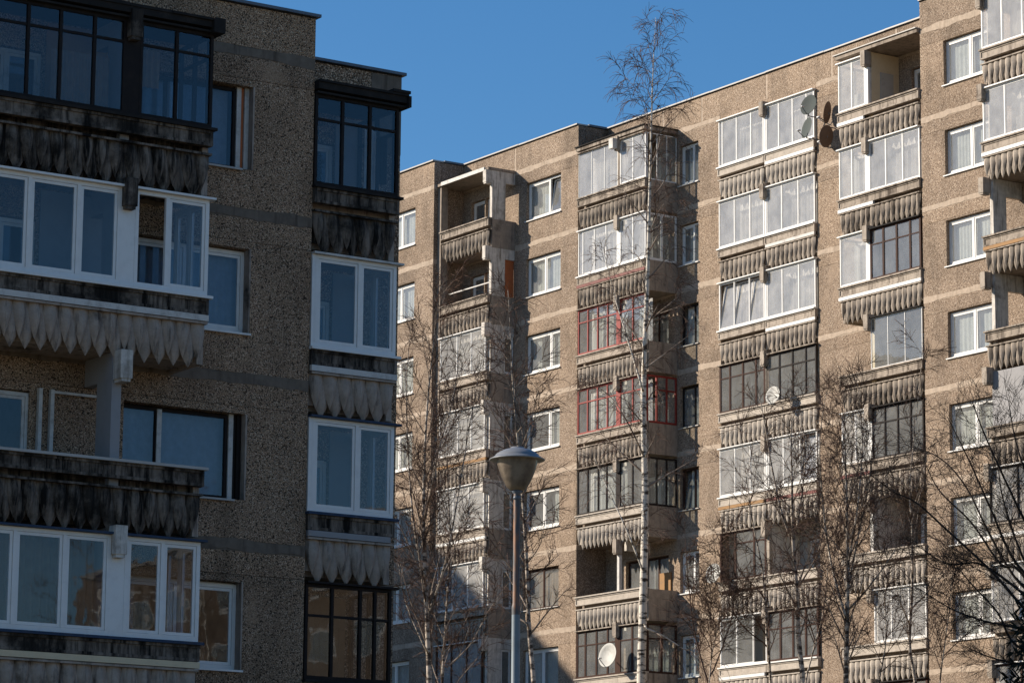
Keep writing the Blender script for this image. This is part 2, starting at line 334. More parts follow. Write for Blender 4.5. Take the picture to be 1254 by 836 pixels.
# ================================================================== ground
def gz(x, y):
    s = max(0, min(1, (_F.x*x+_F.y*y-8)/88)); return 3.9*s*s*(3-2*s)
def make_ground():
    xs = [-1500, -700, -350, -220]+[-160+6*i for i in range(34)]+[80, 140, 300, 700, 1500]
    v = [(x, y, gz(x, y)) for y in xs for x in xs]; n = len(xs)
    f = [(j*n+i, j*n+i+1, (j+1)*n+i+1, (j+1)*n+i) for j in range(n-1) for i in range(n-1)]
    m, nn, l, b = new_mat('winter_grass'); vv = pos(nn, l)
    r = ramp(nn, [(0.3, (0.08, 0.065, 0.03)), (0.55, (0.17, 0.135, 0.075)), (0.75, (0.25, 0.20, 0.13))]); l.new(noise(nn, l, vv, 0.9, 8, 0.7), r.inputs['Fac'])
    l.new(r.outputs['Color'], b.inputs['Base Color']); b.inputs['Roughness'].default_value = 0.95
    bump(nn, l, b, noise(nn, l, vv, 12, 4), 0.6, 0.05)
    tag(link('ground', v, f, m, None, True), kind='structure')
make_ground()

# ================================================================== far sunlit block
fb = tag(empty('apartment_building', (-80, 63.38, 3.4)), 'long sunlit nine-storey panel block with stepped front and rows of mixed balconies', 'building')
fr = Frame(fb, -80, 3.4)
J0 = 29.08
WC, WB, WA = 0.0, 1.20, 2.45
E_L, E_R, BCL, BCR, ABL, ABR, DL, DR, GL = -76.2, -72.42, -90.02, -86.12, -97.1, -94.0, -83.76, -78.78, -68.32
A_END, B_END, F_ST = -97.35, -90.15, -72.4
FE = -60.6
def cur(r, opts):                                                  # pick a curtain set
    return opts[int(r.random()*len(opts))]
C_OPTS = [[(0, 1, 'curtain')], [(0, 0.45, 'curtain')], [(0.0, 0.2, 'curtain'), (0.75, 1, 'curtain')], [], [(0.5, 1, 'curtain')], [(0, 1, 'curtain')]]
for k in range(9):
    J = J0-2.7*k; zt, zb = J-0.50, J-1.86; r = random.Random(100+k)
    # A (far end, most forward)
    wall(fr, -103, A_END, WA, J, [(-100.7, -98.58, zb, zt)], 'agg', 'band')
    window(fr, -100.7, -98.58, zb, zt, WA, 'white', (1, 1), curtain=[(0, 1, 'curtain')], seed=k)
    return_wall(fr, A_END-0.3, A_END, WB-0.3, WA-0.302, J, 'agg', 'agg')
    # B
    hB = [(-96.82, -95.95, J-2.45, J-0.52), (-95.9, -94.75, zb, J-0.52), (-93.3, -91.18, zb, zt)]
    wall(fr, A_END+0.002, B_END, WB, J, hB, 'agg', 'band')
    window(fr, -96.82, -95.95, J-2.45, J-0.52, WB, 'white', (1,), sill=False, seed=k, curtain=[])
    window(fr, -95.9, -94.75, zb, J-0.52, WB, 'white', (1, 1), curtain=cur(r, C_OPTS), seed=20+k)
    sty = 'brown' if k == 5 else 'white'
    window(fr, -93.3, -91.18, zb, zt, WB, sty, [(1.25, 0.8), (1, 1), (1.4, 0.7), (1.35, 0.75), (1, 1), (1, 1), (1, 1), (1, 1), (1, 1)][k],
           tilt=(1,) if k == 0 else (), curtain=[[(0, 0.5, 'curtain'), (0.8, 1, 'curtain')], [(0, 1, 'curtain')], [(0, 0.3, 'curtain'), (0.62, 1, 'curtain')], [(0.6, 1, 'curtain')], [(0.7, 1, 'curtain')], [(0, 1, 'curtain_warm')], [(0, 1, 'curtain')], [], []][k], seed=40+k)
    return_wall(fr, B_END-0.3, B_END, WC-0.3, WB-0.302, J, 'agg', 'agg')
    # C, left of the loggias, loggia back wall, right of them
    hC = [(-89.0, -88.1, J-2.45, J-0.52), (-88.0, -86.6, zb, J-0.52), (-85.98, -84.95, zb, zt)]
    wall(fr, B_END+0.002, DL, WC, J, hC, 'agg', 'band')
    sC = ['white', 'white', 'dark', 'dark', 'brown', 'white', 'white', 'white', 'white'][k]
    window(fr, -85.98, -84.95, zb, zt, WC, sC, (1.3, 0.7) if sC != 'white' else (1, 0.6), tilt=(0,) if k in (2, 4) else (), curtain=[[(0.2, 1, 'curtain')], [(0.2, 0.9, 'curtain')], [(0.1, 0.9, 'curtain')], [(0.5, 1, 'curtain')], [(0.3, 0.8, 'curtain')], [], [(0.2, 1, 'curtain')], [], []][k], seed=60+k)
    window(fr, -89.0, -88.1, J-2.45, J-0.52, WC, 'brown' if k in (2, 3, 5, 6) else 'white', (1,), sill=False, seed=k)
    window(fr, -88.0, -86.6, zb, J-0.52, WC, 'brown' if k in (2, 3, 5, 6) else 'white', (1, 1), curtain=cur(r, C_OPTS), seed=80+k)
    hE = [(-76.0, -74.95, zb, zt), (-74.2, -73.4, J-2.45, J-0.52), (-73.3, -72.75, zb, J-0.52)]
    wall(fr, DR, F_ST, WC, J, hE, 'agg', 'band')
    window(fr, -76.0, -74.95, zb, zt, WC, 'white', (1,), curtain=[(0, 1, 'curtain')], seed=90+k)
    window(fr, -74.2, -73.4, J-2.45, J-0.52, WC, 'white', (1,), sill=False, seed=k)
    window(fr, -73.3, -72.75, zb, J-0.52, WC, 'white', (1,), seed=k, curtain=[])
    m = MB(fr); holed(m, DL+0.002, DR-0.002, -1.45, -1.2, J-2.7, J-0.003, [(-83.2, -82.4, J-2.45, J-0.5), (-82.3, -81.6, zb, J-0.5), (-80.9, -79.7, zb, J-0.5), (-79.6, -79.0, J-2.45, J-0.5)])
    m.build('loggia_back_wall', 'plaster', fb)
    for (a, b, c, p) in ((-83.2, -82.4, J-2.45, (1,)), (-82.3, -81.6, zb, (1,)), (-80.9, -79.7, zb, (1, 1)), (-79.6, -79.0, J-2.45, (1,))):
        window(fr, a, b, c, J-0.5, -1.2, 'white', p, sill=False, curtain=cur(r, C_OPTS), seed=k+int(-a))
    for u in (DL, DR): MB(fr).box(u-0.15 if u < -80 else u, u if u < -80 else u+0.15, -1.2, -0.302, J-2.7, J-0.003).build('loggia_side_wall', 'plaster', fb)
    # F
    hF = [(-71.36, -69.25, zb, zt), (-67.5, -66.6, J-2.45, J-0.5), (-66.5, -65.0, zb, J-0.5)]
    wall(fr, F_ST+0.002, FE, WB, J, hF, 'agg', 'band')
    window(fr, -71.36, -69.25, zb, zt, WB, 'white', (1, 1), curtain=[[(0, 1, 'curtain')], [(0, 1, 'curtain')], [(0, 1, 'curtain')], [(0.0, 0.42, 'curtain'), (0.5, 1, 'curtain')], [(0, 1, 'curtain')], [(0, 1, 'curtain')], [(0, 0.9, 'curtain')], [], []][k], seed=30+k)
    window(fr, -67.5, -66.6, J-2.45, J-0.5, WB, 'white', (1,), sill=False, seed=k)
    window(fr, -66.5, -65.0, zb, J-0.5, WB, 'white', (1, 1), seed=k+3, curtain=cur(r, C_OPTS))
    return_wall(fr, F_ST+0.003, F_ST+0.3, WC-0.3, WB-0.302, J, 'agg', 'agg')
# floors, partitions, back, roof: what closes the block
for k in range(10):
    z = J0-2.7*k
    for (a, b, w1) in ((-102.9, A_END-0.31, WA-0.31), (A_END-0.309, B_END-0.31, WB-0.31), (B_END-0.309, DL-0.16, WC-0.31), (DL-0.159, DR+0.159, -1.46), (DR+0.16, F_ST+0.309, WC-0.31), (F_ST+0.31, FE-0.02, WB-0.31)):
        MB(fr).box(a, b, -11.7, w1, z-0.07, z+0.08).build('floor_slab', 'plaster', fb)
for i, u in enumerate((-99.9, -97.6, -94.3, -90.4, -87.05, -84.3, -81.35, -78.2, -74.85, -72.1, -68.4)):
    w1 = WA if u < A_END else (WB if u < B_END or u > F_ST else (-1.2 if DL < u < DR else 0))
    MB(fr).box(u-0.08, u+0.08, -4.2, w1-0.32-(0.16 if w1 < 0 else 0), 4.9, J0-0.08).build('cross_wall', 'plaster', fb)
MB(fr).box(-102.9, FE-0.02, -4.4, -4.21, 4.9, J0-0.08).build('corridor_wall', 'plaster', fb)
MB(fr).box(-103, FE, -12, -11.71, 3.4, 30.0).build('back_wall', 'agg', fb)
for (a, b, w1) in ((-103, A_END, WA), (A_END+0.002, B_END, WB), (B_END+0.002, F_ST, WC), (F_ST+0.002, FE, WB)):
    MB(fr).box(a, b, -11.69, w1-0.05, 3.4, J0-9*2.7+0.08).build('plinth', 'band', fb)
MB(fr).box(-103.01, -102.91, -11.7, WA-0.31, 3.5, 30.0).build('end_wall', 'agg', fb)
MB(fr).box(FE+0.002, FE+0.2, -11.7, WB, 3.5, 30.0).build('end_wall', 'agg', fb)
MB(fr).box(-102.9, FE-0.02, -11.7, -0.32, J0+0.081, J0+0.3).build('roof', 'bitumen', fb)
# attic course with mortar in its upright joints, sheet-metal coping in lengths
def attic(u0, u1, wp, joints, z1=30.0, mat='agg', band='band', side=None):
    cuts = [u0]+[j for j in joints]+[u1]
    for i in range(len(cuts)-1):
        a = cuts[i]+(0.045 if i else 0); b = cuts[i+1]-(0.045 if i < len(cuts)-2 else 0)
        MB(fr).box(a, b, wp-0.3, wp, J0+0.086, z1).build('attic_panel', mat, fb)
    for j in joints: MB(fr).box(j-0.044, j+0.044, wp-0.3, wp-0.005, J0+0.086, z1).build('attic_joint', band, fb)
    n = max(1, round((u1-u0)/3.1))
    for i in range(n):
        a, b = u0+(u1-u0)*i/n, u0+(u1-u0)*(i+1)/n; d = rnd.uniform(-0.006, 0.006)
        MB(fr).box(a+(0.003 if i else -0.0), b-0.003, wp-0.40, wp+0.07+d, z1+0.03+d, z1+0.075+d).build('coping', 'metal', fb)
        MB(fr).box(a+0.004, b-0.006, wp-0.32, wp+0.03, z1+0.001, z1+0.029).build('coping_bed', 'bitumen', fb)
attic(-103, A_END, WA, (-100.2,)); attic(A_END+0.002, B_END, WB, (-94.03,)); attic(B_END+0.002, F_ST, WC, (-86.9, -84.75, -81.3, -78.0, -74.9)); attic(F_ST+0.002, FE, WB, (-69.0, -65.6))
for u, w0, w1 in ((A_END, WB-0.3, WA-0.41), (B_END, WC-0.3, WB-0.41)):
    MB(fr).box(u-0.3, u, w0, w1+0.1, J0+0.086, 30.0).build('attic_panel', 'agg', fb)
    MB(fr).box(u-0.33, u+0.05, w0, w1, 30.02, 30.09).build('coping', 'metal_dark', fb)
MB(fr).box(F_ST+0.003, F_ST+0.3, WC-0.3, WB-0.31, J0+0.086, 30.0).build('attic_panel', 'agg', fb)

# ---------------- balconies D: flush loggia pairs
DM = -81.33
D_SPEC = [ # (left style, parts, transom, opens, tilt) (right ...), left trim, right trim, left mat, right mat
    (('whitefar', (0.25, 1, 1, 0.9), None, (), ()), ('whitefar', (1, 1, 1, 0.55), None, (), ()), None, 'white', 'con_clean', 'con_clean'),
    (('whitefar', (1, 1, 0.9), None, (), ()), ('whitefar', (1, 1, 1), None, (), ()), None, 'white_old', 'con_clean', 'con_worn'),
    (('whitefar', (1, 1, 1), None, (), (0, 1, 2)), ('whitefar', (1, 1, 1), None, (), ()), None, 'white', 'con_clean', 'con_worn'),
    (('brown', (0.8, 1, 1, 0.7), 0.27, (), ()), ('dark', (1, 1, 1, 0.8), 0.3, (), ()), None, None, 'con_clean', 'con_clean'),
    (('whitefar', (1, 1, 1), None, (), ()), ('whitefar', (1, 1, 1), None, (), (2,)), 'orange', 'maroon', 'con_clean', 'con_clean'),
    (('brown', (0.9, 1.1, 0.7), 0.25, (0,), ()), None, None, None, 'con_clean', 'con_clean'),
    (('whitefar', (1, 1, 0.8), None, (2,), ()), ('brown', (1, 1, 1, 1), 0.35, (), ()), 'white', None, 'con_clean', 'con_clean'),
    (('whitefar', (1, 1, 1), None, (), ()), ('whitefar', (1, 1, 1), None, (), ()), None, 'white', 'con_clean', 'con_clean'),
    (('whitefar', (1, 1, 1), None, (), ()), ('brown', (1, 1, 1), 0.3, (), ()), None, None, 'con_clean', 'con_clean')]
for k in range(9):
    J = J0-2.7*k; Ls, Rs, tl, tr, ml, mr = D_SPEC[k]; wf = 0.13
    trim = [(DL, DM-0.08, tl)] if tl else []
    if tr: trim.append((DM+0.08, DR, tr))
    bal = balcony(fr, J, DL, DR, -1.2, wf, mr, trim, '', brackets=(DM,), segs=[(DL, DM-0.02), (DM+0.02, DR)], coping='white' if k in (0, 1, 2, 4, 6, 7) else 'con', bracket_mat='con_worn', cop_over=0.0)
    MB(fr).box(DM-0.07, DM+0.07, -1.19, wf-0.20, J-2.55, J-0.08).build('dividing_wall', 'fin_peel', bal)
    for s, (a, b) in ((Ls, (DL+0.02, DM-0.03)), (Rs, (DM+0.03, DR-0.02))):
        if s:
            glazing(fr, bal, a, b, wf-0.05, J-1.695, J-0.16, s[1], s[0], s[2], s[3], s[4], 'glass_sky_sheen' if s[0] == 'whitefar' and k < 5 else 'glass')
            head_flash(fr, bal, a, b, wf, J-0.145, 'white' if s[0] == 'whitefar' else 'con_dirty')
            if k < 5 and s[0] == 'whitefar': wavy(fr, 'curtain', 'curtain', bal, a+0.05, b-0.05, wf-0.62, J-1.7, J-0.2, 0.16, 0.02, k)
    MB(fr).box(DM-0.10, DM+0.12, wf-0.16, wf-0.06, J-1.694, J-0.47).build('mullion_cover', 'white' if Rs and Rs[0] == 'whitefar' else 'con_worn', bal)
# the mortar course above the top loggias is bridged by the attic panel; lintel strip over the opening
for a, b in ((DL+0.002, DR-0.002),): MB(fr).box(a, b, -0.3, -0.004, J0-0.09, J0+0.085).build('loggia_lintel', 'agg', fb)
MB(fr).box(DL, DR, -1.19, -0.31, J0-0.068, J0+0.07).build('loggia_ceiling', 'con_side', fb)

# ---------------- balconies E: beside the forward section F
EM = -74.85
E_SPEC = [(('whitefar', (1, 1), None), None, [(E_L, EM-0.1, 'white')], 'con_worn'), (('whitefar', (0.9, 1), None), ('whitefar', (1, 1, 1), None), [(E_L, EM+0.3, 'white')], 'con_dirty'),
          (('whitefar', (1,), None), ('brown', (1, 1, 1, 0.8), 0.3), [(E_L, E_R, 'white')], 'con_worn'), (None, ('thin', (1, 1, 1), None), None, 'con_dirty'),
          (('whitefar', (1, 1), None), ('dark', (1, 1, 1, 1), 0.3), [(E_L, EM, 'maroon')], 'con_worn'), (None, None, None, 'con_clean'),
          (None, ('whitefar', (1, 1, 1), None), None, 'con_clean'), (('brown', (1, 1), 0.3), ('brown', (1, 1, 1), 0.3), None, 'con_clean'), (None, ('whitefar', (1, 1, 1), None), None, 'con_clean')]
for k in range(9):
    J = J0-2.7*k; Ls, Rs, trim, mat = E_SPEC[k]; wf = 1.28
    bal = balcony(fr, J, E_L, E_R-0.01, WC, wf, mat, trim, 'L', brackets=(EM,), bracket_mat='con_worn', coping='con', cop_over=0.0)
    MB(fr).box(EM-0.07, EM+0.07, WC+0.006, wf-0.2, J-2.55, J-0.03).build('dividing_wall', 'cream' if k in (0, 3) else 'fin_peel', bal)
    if k == 0: MB(fr).box(EM+0.072, EM+0.10, WC+0.25, WC+0.75, J-2.5, J-0.62).build('cupboard_door', 'plaster', bal)
    if Ls:
        glazing(fr, bal, E_L+0.02, EM-0.06, wf-0.05, J-1.695, J-0.16, Ls[1], Ls[0], Ls[2], gl='glass_sky_sheen'); head_flash(fr, bal, E_L, EM-0.1, wf, J-0.145)
        glazing(fr, bal, WC+0.02, wf-0.11, E_L+0.06, J-1.695, J-0.16, (1, 1), Ls[0], None, gl='glass', tf=lambda s, t, z: (t, s, z), name='side_glazing_frame')
        wavy(fr, 'curtain', 'curtain', bal, E_L+0.1, EM-0.15, wf-0.55, J-1.7, J-(1.05 if k == 0 else 0.3), 0.2, 0.015, k)
        MB(fr).box(EM-0.055, EM+0.075, wf-0.14, wf-0.05, J-1.694, J-0.52).build('mullion_cover', 'white', bal)
    if Rs:
        glazing(fr, bal, EM+0.08, E_R-0.03, wf-0.05, J-1.695, J-0.16, Rs[1], Rs[0], Rs[2], gl='glass_sky_sheen' if Rs[0] == 'whitefar' else 'glass'); head_flash(fr, bal, EM+0.1, E_R-0.05, wf, J-0.145, 'white' if Rs[0] == 'whitefar' else 'bitumen')
        if Rs[0] == 'whitefar' and k < 3: wavy(fr, 'curtain', 'curtain', bal, EM+0.15, E_R-0.1, wf-0.6, J-1.7, J-0.2, 0.18, 0.015, k)
    if not (Ls or Rs): MB(fr).box(EM-0.065, EM+0.065, wf-0.199, wf-0.06, J-1.694, J-0.52).build('post', 'white_old', bal)
    if k == 0: MB(fr).box(EM-0.062, EM+0.062, wf-0.199, wf-0.142, J-1.694, J-0.52).build('post', 'white_old', bal)
bal = MB(fr).box(E_L-0.05, E_R-0.01, WC+0.01, wf+0.02, J0+0.0, J0+0.12).build('balcony_roof', 'con_side', fb)
MB(fr).box(E_L-0.1, E_R-0.005, WC+0.01, wf+0.07, J0+0.121, J0+0.15).build('roof_felt', 'metal', bal)

# ---------------- bay balconies between B and C
BM = -87.65
BC_SPEC = [('thin', (1, 1, 1), ('whitefar', (1, 1)), 'thin', (1, 1, 1), None, 'con_dirty', None), ('whitefar', (0.4, 1, 1, 1), ('whitefar', (1, 1)), 'whitefar', (1, 1), None, 'con_dirty', [(BCL, BCR, 'maroon')]),
           ('red', (1, 1, 1, 1), ('red', (1, 1)), None, None, 0.28, 'con_worn', None), ('red', (1, 1, 1, 1), ('red', (1, 1)), 'red', (1, 1, 1), 0.3, 'con_worn', None),
           ('dark', (1, 1, 0.8, 1), ('dark', (1, 1)), 'dark', (1, 1, 1), None, 'con_clean', None), (None, None, None, None, None, None, 'con_clean', None),
           ('brown', (0.8, 1, 1, 0.8), ('brown', (1, 1)), 'brown', (1, 1), 0.3, 'con_clean', None), ('whitefar', (1, 1, 1), ('whitefar', (1, 1)), None, None, None, 'con_clean', None), ('brown', (1, 1, 1), ('brown', (1, 1)), None, None, None, 'con_clean', None)]
for k in range(9):
    J = J0-2.7*k; ls, lp, rs, ss, sp, trn, mat, trim = BC_SPEC[k]; wf = 1.33
    bal = balcony(fr, J, BCL, BCR, WC, wf, mat, trim, 'R', brackets=(BM,), bracket_mat='con_worn', coping='white' if k == 1 else 'con', cop_over=0.03)
    MB(fr).box(BM-0.06, BM+0.06, WC+0.006, wf-0.35, J-0.36, J-0.03).build('beam', 'fin_peel', bal)
    if ls:
        g = 'glass_sky_sheen' if k < 2 else 'glass'
        glazing(fr, bal, BCL+0.02, BM-0.07, wf-0.05, J-1.695, J-0.16, lp, ls, trn, gl=g); glazing(fr, bal, BM+0.07, BCR-0.01, wf-0.05, J-1.695, J-0.16, rs[1], rs[0], trn, gl=g)
        MB(fr).box(BM-0.069, BM+0.069, wf-0.13, wf-0.045, J-1.694, J-0.14).build('mullion_cover', {'thin': 'con_dirty', 'whitefar': 'white', 'red': 'red', 'dark': 'dark', 'brown': 'brown'}[ls], bal)
        head_flash(fr, bal, BCL+0.03, BCR-0.03, wf, J-0.145, 'white' if ls == 'whitefar' else 'con_dirty')
        if k in (0, 1, 2, 3, 4): wavy(fr, 'curtain', 'curtain', bal, BCL+0.15, BM-0.1, wf-0.5, J-1.7, J-0.25, 0.2, 0.02, k)
        if k in (1, 2, 3): wavy(fr, 'curtain', 'curtain', bal, BM+0.15, BCR-0.25, wf-0.5, J-1.7, J-0.25, 0.2, 0.02, k+9)
    else: MB(fr).box(BM-0.06, BM+0.06, wf-0.17, wf-0.06, J-1.694, J-0.52).build('post', 'white_old', bal)
    if ss: glazing(fr, bal, WC+0.02, wf-0.115, BCR-0.01, J-1.74, J-0.16, sp, ss, trn, opens=(2,) if k in (0, 3) else (), tf=lambda s, t, z: (t, s, z), name='side_glazing_frame')
    if k == 5: MB(fr).box(BCR-0.9, BCR-0.3, WC+0.02, WC+0.06, J-2.5, J-1.1).build('leaning_board', 'orange', bal)
bal = MB(fr).box(BCL, BCR+0.04, WC+0.01, wf+0.05, J0+0.0-0.07, J0+0.05).build('bay_roof', 'con_dirty', fb)
MB(fr).box(BCL-0.03, BCR+0.09, WC+0.01, wf+0.1, J0+0.051, J0+0.085).build('roof_felt', 'bitumen', bal)
MB(fr).box(BM-0.13, BM+0.10, wf+0.11, wf+0.28, J0-0.46, J0-0.12).build('wall_box', 'white_old', bal)

# ---------------- balconies between A and B
AB_SPEC = [None, None, ('whitefar', (1.2, 1, 1.0)), ('whitefar', (1.4, 1, 1)), ('whitefar', (1, 1, 1)), ('whitefar', (1, 1, 1)), ('brown', (1, 1, 1)), ('brown', (1, 1)), None]
for k in range(9):
    J = J0-2.7*k; s = AB_SPEC[k]; wf = 2.33
    bal = balcony(fr, J, ABL, ABR, WB, wf, 'con_dirty' if k < 2 else 'con_worn', [(ABL, ABR, 'orange')] if k in (3,) else ([(ABL, ABR, 'white')] if k == 4 else None), 'R', brackets=(ABR-0.1,), bracket_mat='fin_peel', coping='con', cop_over=0.0)
    MB(fr).box(A_END+0.004, ABL-0.025, WB+0.8, wf-0.05, J-2.70, J-0.002).build('pilaster', 'con_side', bal)
    m = MB(fr); m.box(ABR-0.14, ABR, wf-0.72, wf-0.16, J-1.744, J-0.02); m.box(ABR-0.13, ABR-0.004, WB+0.01, wf-0.721, J-0.42, J-0.02); m.build('fin_wall', 'fin_peel', bal)
    if s:
        glazing(fr, bal, ABL+0.02, ABR-0.16, wf-0.05, J-1.695, J-0.16, s[1], s[0], gl='glass_sky_sheen'); head_flash(fr, bal, ABL, ABR-0.2, wf, J-0.145, 'white')
        glazing(fr, bal, WB+0.02, wf-0.725, ABR-0.04, J-1.74, J-0.43, (1,), 'whitefar', tf=lambda s_, t, z: (t, s_, z), name='side_glazing_frame')
        if k < 6: wavy(fr, 'curtain', 'curtain', bal, ABL+0.5, ABR-0.25, wf-0.5, J-1.7, J-0.2, 0.2, 0.02, k+30)
    if k == 1:
        MB(fr).box(ABR-0.09, ABR-0.05, WB+0.02, wf-0.73, J-1.74, J-0.43).build('side_board', 'rustboard', bal)
        MB(fr).box(ABL+0.05, ABR-0.2, wf-0.30, wf-0.27, J-1.25, J-1.21).build('washing_line_rail', 'white_old', bal)
m = MB(fr); m.box(A_END+0.01, ABR+0.02, WB+0.01, wf+0.02, J0-0.015, J0+0.08); bal = m.build('balcony_roof', 'con_side', fb)
MB(fr).box(A_END+0.35, ABR-0.2, wf+0.021, wf+0.06, J0-0.03, J0+0.10).build('roof_edge', 'white_old', bal)

# ---------------- balconies G on section F
G_SPEC = [('whitefar', (1, 1, 1, 1)), ('whitefar', (1.1, 1, 1, 1)), None, None, 'panel', ('dark', (1, 1, 1)), ('whitefar', (1, 1, 1)), ('brown', (1, 1, 1)), None]
GM = -68.05
for k in range(9):
    J = J0-2.7*k; s = G_SPEC[k]; wf = 2.50
    bal = balcony(fr, J, GL, FE-0.8, WB, wf, ['con_worn', 'con_worn', 'con_dirty', 'con_dirty', 'con_dirty', 'con_worn', 'con_dirty', 'con_worn', 'con_worn'][k], [(GL, FE-1, 'orange')] if k == 2 else ([(GL, FE-1, 'white')] if k in (1, 5) else None), 'L', brackets=(GL+0.05,), bracket_mat='con_worn')
    MB(fr).box(GL+0.08, GL+0.21, WB+0.008, wf-0.21, J-0.5, J-0.03).build('beam', 'fin_peel', bal)
    MB(fr).box(GL+0.08, GL+0.21, wf-0.70, wf-0.21, J-2.5, J-0.501).build('fin_wall', 'fin_peel', bal)
    if s == 'panel': MB(fr).box(GL+0.1, FE-1, wf-0.18, wf-0.15, J-1.695, J-0.14).build('screen_panel', 'greypanel', bal)
    elif s:
        glazing(fr, bal, GL+0.03, FE-0.9, wf-0.05, J-1.695, J-0.16, [q for q in s[1] for _ in (0, 1)], s[0], gl='glass_sky_sheen'); head_flash(fr, bal, GL+0.15, FE-0.9, wf, J-0.145, 'white')
        if s[0] == 'whitefar': wavy(fr, 'curtain', 'curtain', bal, GL+0.5, FE-1.2, wf-0.7, J-1.7, J-0.2, 0.2, 0.02, k)
bal = MB(fr).box(GL-0.05, FE-0.75, WB+0.01, wf+0.05, J0-0.06, J0+0.07).build('balcony_roof', 'con_dirty', fb)

# ================================================================== near shaded block
lb = tag(empty('apartment_building', (-46.07, 24, 1.9), math.pi/2), 'dark shaded five-storey pebble-dashed block with sooty scalloped balconies', 'building')
fl = Frame(lb, 24, 1.9)
K0 = 16.36
U_END, U2 = 26.48, 28.62
K2 = K0-0.35                                                       # the end section steps down with the slope
W2 = -1.25
for k in range(5):
    J = K0-2.7*k; zt, zb = J-0.58, J-1.97; r = random.Random(300+k)
    h1 = [(20.2, 21.55, J-2.45, J-0.6), (23.16, 25.36, zb, zt), (14.5, 16.4, zb, zt)]
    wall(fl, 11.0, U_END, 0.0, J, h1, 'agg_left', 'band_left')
    old = k in (0, 2, 4)
    wr = 25.10 if k in (0, 2) else 25.36
    if wr < 25.3:
        ca = MB(fl); ca.box(25.105, 25.185, -0.21, -0.13, zb, zt); cs = ca.build('window_casing', 'white_old', lb); MB(fl).box(25.19, 25.24, -0.22, -0.15, zb, zt).build('casing_strip', 'rustboard' if k == 0 else 'dark', cs); MB(fl).box(25.245, 25.325, -0.21, -0.12, zb, zt).build('casing_strip', 'white_old' if k == 0 else 'dark', cs)
        if k == 2: MB(fl).box(23.82, 23.90, -0.158, -0.13, zb+0.05, zt-0.05).build('casing_strip', 'white_old', cs)
    MB(fl).box(25.33, 25.359, -0.29, 0.012, zb, zt).build('reveal', 'con_left', lb)
    window(fl, 23.16, wr if wr < 25.3 else 25.325, zb, zt, 0.0, 'dark' if k in (0, 2) else 'white', (0.75, 1.45) if k in (0, 2) else (1, 1), curtain=[[(0, 0.96, 'curtain_grey')], [(0.05, 1, 'curtain_grey')], [(0, 1, 'curtain_grey')], [(0, 0.2, 'curtain_grey')], []][k], gl='glass_left', seed=k, deep=0.16)
    window(fl, 14.5, 16.4, zb, zt, 0.0, 'white', (1, 1), gl='glass_left', curtain=[(0, 1, 'curtain_grey')], seed=k)
    window(fl, 20.2, 21.55, J-2.45, J-0.6, 0.0, 'old' if old else 'white', (1, 0.8), gl='glass_left', sill=False, curtain=[(0, 0.6, 'curtain_grey')] if k != 0 else [(0.4, 1, 'curtain_warm')], seed=k+5, deep=0.05)
    return_wall(fl, U_END-0.3, U_END, W2-0.3, -0.302, J, 'agg_left', 'agg_left'); J = K2-2.7*k
    h2 = [(26.75, 27.6, J-2.45, J-0.6)]
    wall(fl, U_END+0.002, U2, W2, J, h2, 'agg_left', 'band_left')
    window(fl, 26.75, 27.6, J-2.45, J-0.6, W2, 'white', (1,), gl='glass_left', sill=False, curtain=[(0, 0.5, 'curtain_grey')], seed=k+9, deep=0.05)
    return_wall(fl, U2+0.002, U2+0.3, -12, W2, J, 'agg_left', 'band_left')
for k in range(6):
    z = K0-2.7*k
    for (a, b, w1) in ((11.05, U_END-0.31, -0.31), (U_END-0.309, U2-0.01, W2-0.31)): MB(fl).box(a, b, -11.7, w1, z-0.07-(0.35 if a > 20 else 0), z+0.08-(0.35 if a > 20 else 0)).build('floor_slab', 'plaster', lb)
for u in (13.8, 17.6, 22.3, U_END-0.5): MB(fl).box(u-0.08, u+0.08, -4.2, -0.32, 3.0, K0-0.08).build('cross_wall', 'plaster', lb)
MB(fl).box(11.05, U2-0.01, -4.4, -4.21, 3.0, K2-0.08).build('corridor_wall', 'plaster', lb)
MB(fl).box(11.0, U2, -12.0, -11.71, 1.9, 17.1).build('back_wall', 'agg_left', lb)
MB(fl).box(10.7, 10.998, -12.0, 0.0, 1.9, 17.1).build('end_wall', 'agg_left', lb)
MB(fl).box(11.0, U_END, -11.7, -0.06, 1.9, K0-13.5+0.08).build('plinth', 'band_left', lb); MB(fl).box(U_END+0.002, U2+0.3, -11.7, W2-0.06, 1.9, K2-13.5+0.08).build('plinth', 'band_left', lb)
MB(fl).box(11.05, U_END-0.31, -11.7, -0.31, K0+0.081, K0+0.25).build('roof', 'bitumen', lb); MB(fl).box(U_END-0.309, U2-0.01, -11.7, W2-0.31, K2+0.081, K2+0.25).build('roof', 'bitumen', lb)
def attic_l(u0, u1, wp, z1, joints, K0=K0):
    cuts = [u0]+list(joints)+[u1]
    for i in range(len(cuts)-1):
        MB(fl).box(cuts[i]+(0.006 if i else 0), cuts[i+1]-(0.006 if i < len(cuts)-2 else 0), wp-0.3, wp, K0+0.086, z1).build('attic_panel', 'agg_left', lb)
    n = max(1, round((u1-u0)/2.6))
    for i in range(n):
        a, b = u0+(u1-u0)*i/n, u0+(u1-u0)*(i+1)/n
        MB(fl).box(a+0.003, b-0.003+(0.07 if i == n-1 else 0), wp-0.4, wp+0.07, z1+0.02, z1+0.07).build('coping', 'metal_dark', lb)
        MB(fl).box(a+0.003, b-0.003, wp-0.3, wp+0.02, z1+0.001, z1+0.019).build('coping_bed', 'bitumen', lb)
attic_l(11.0, U_END, 0.0, 17.13, (15.0, 19.3, 23.1)); attic_l(U_END+0.002, U2+0.3, W2, 16.80, (), K2)
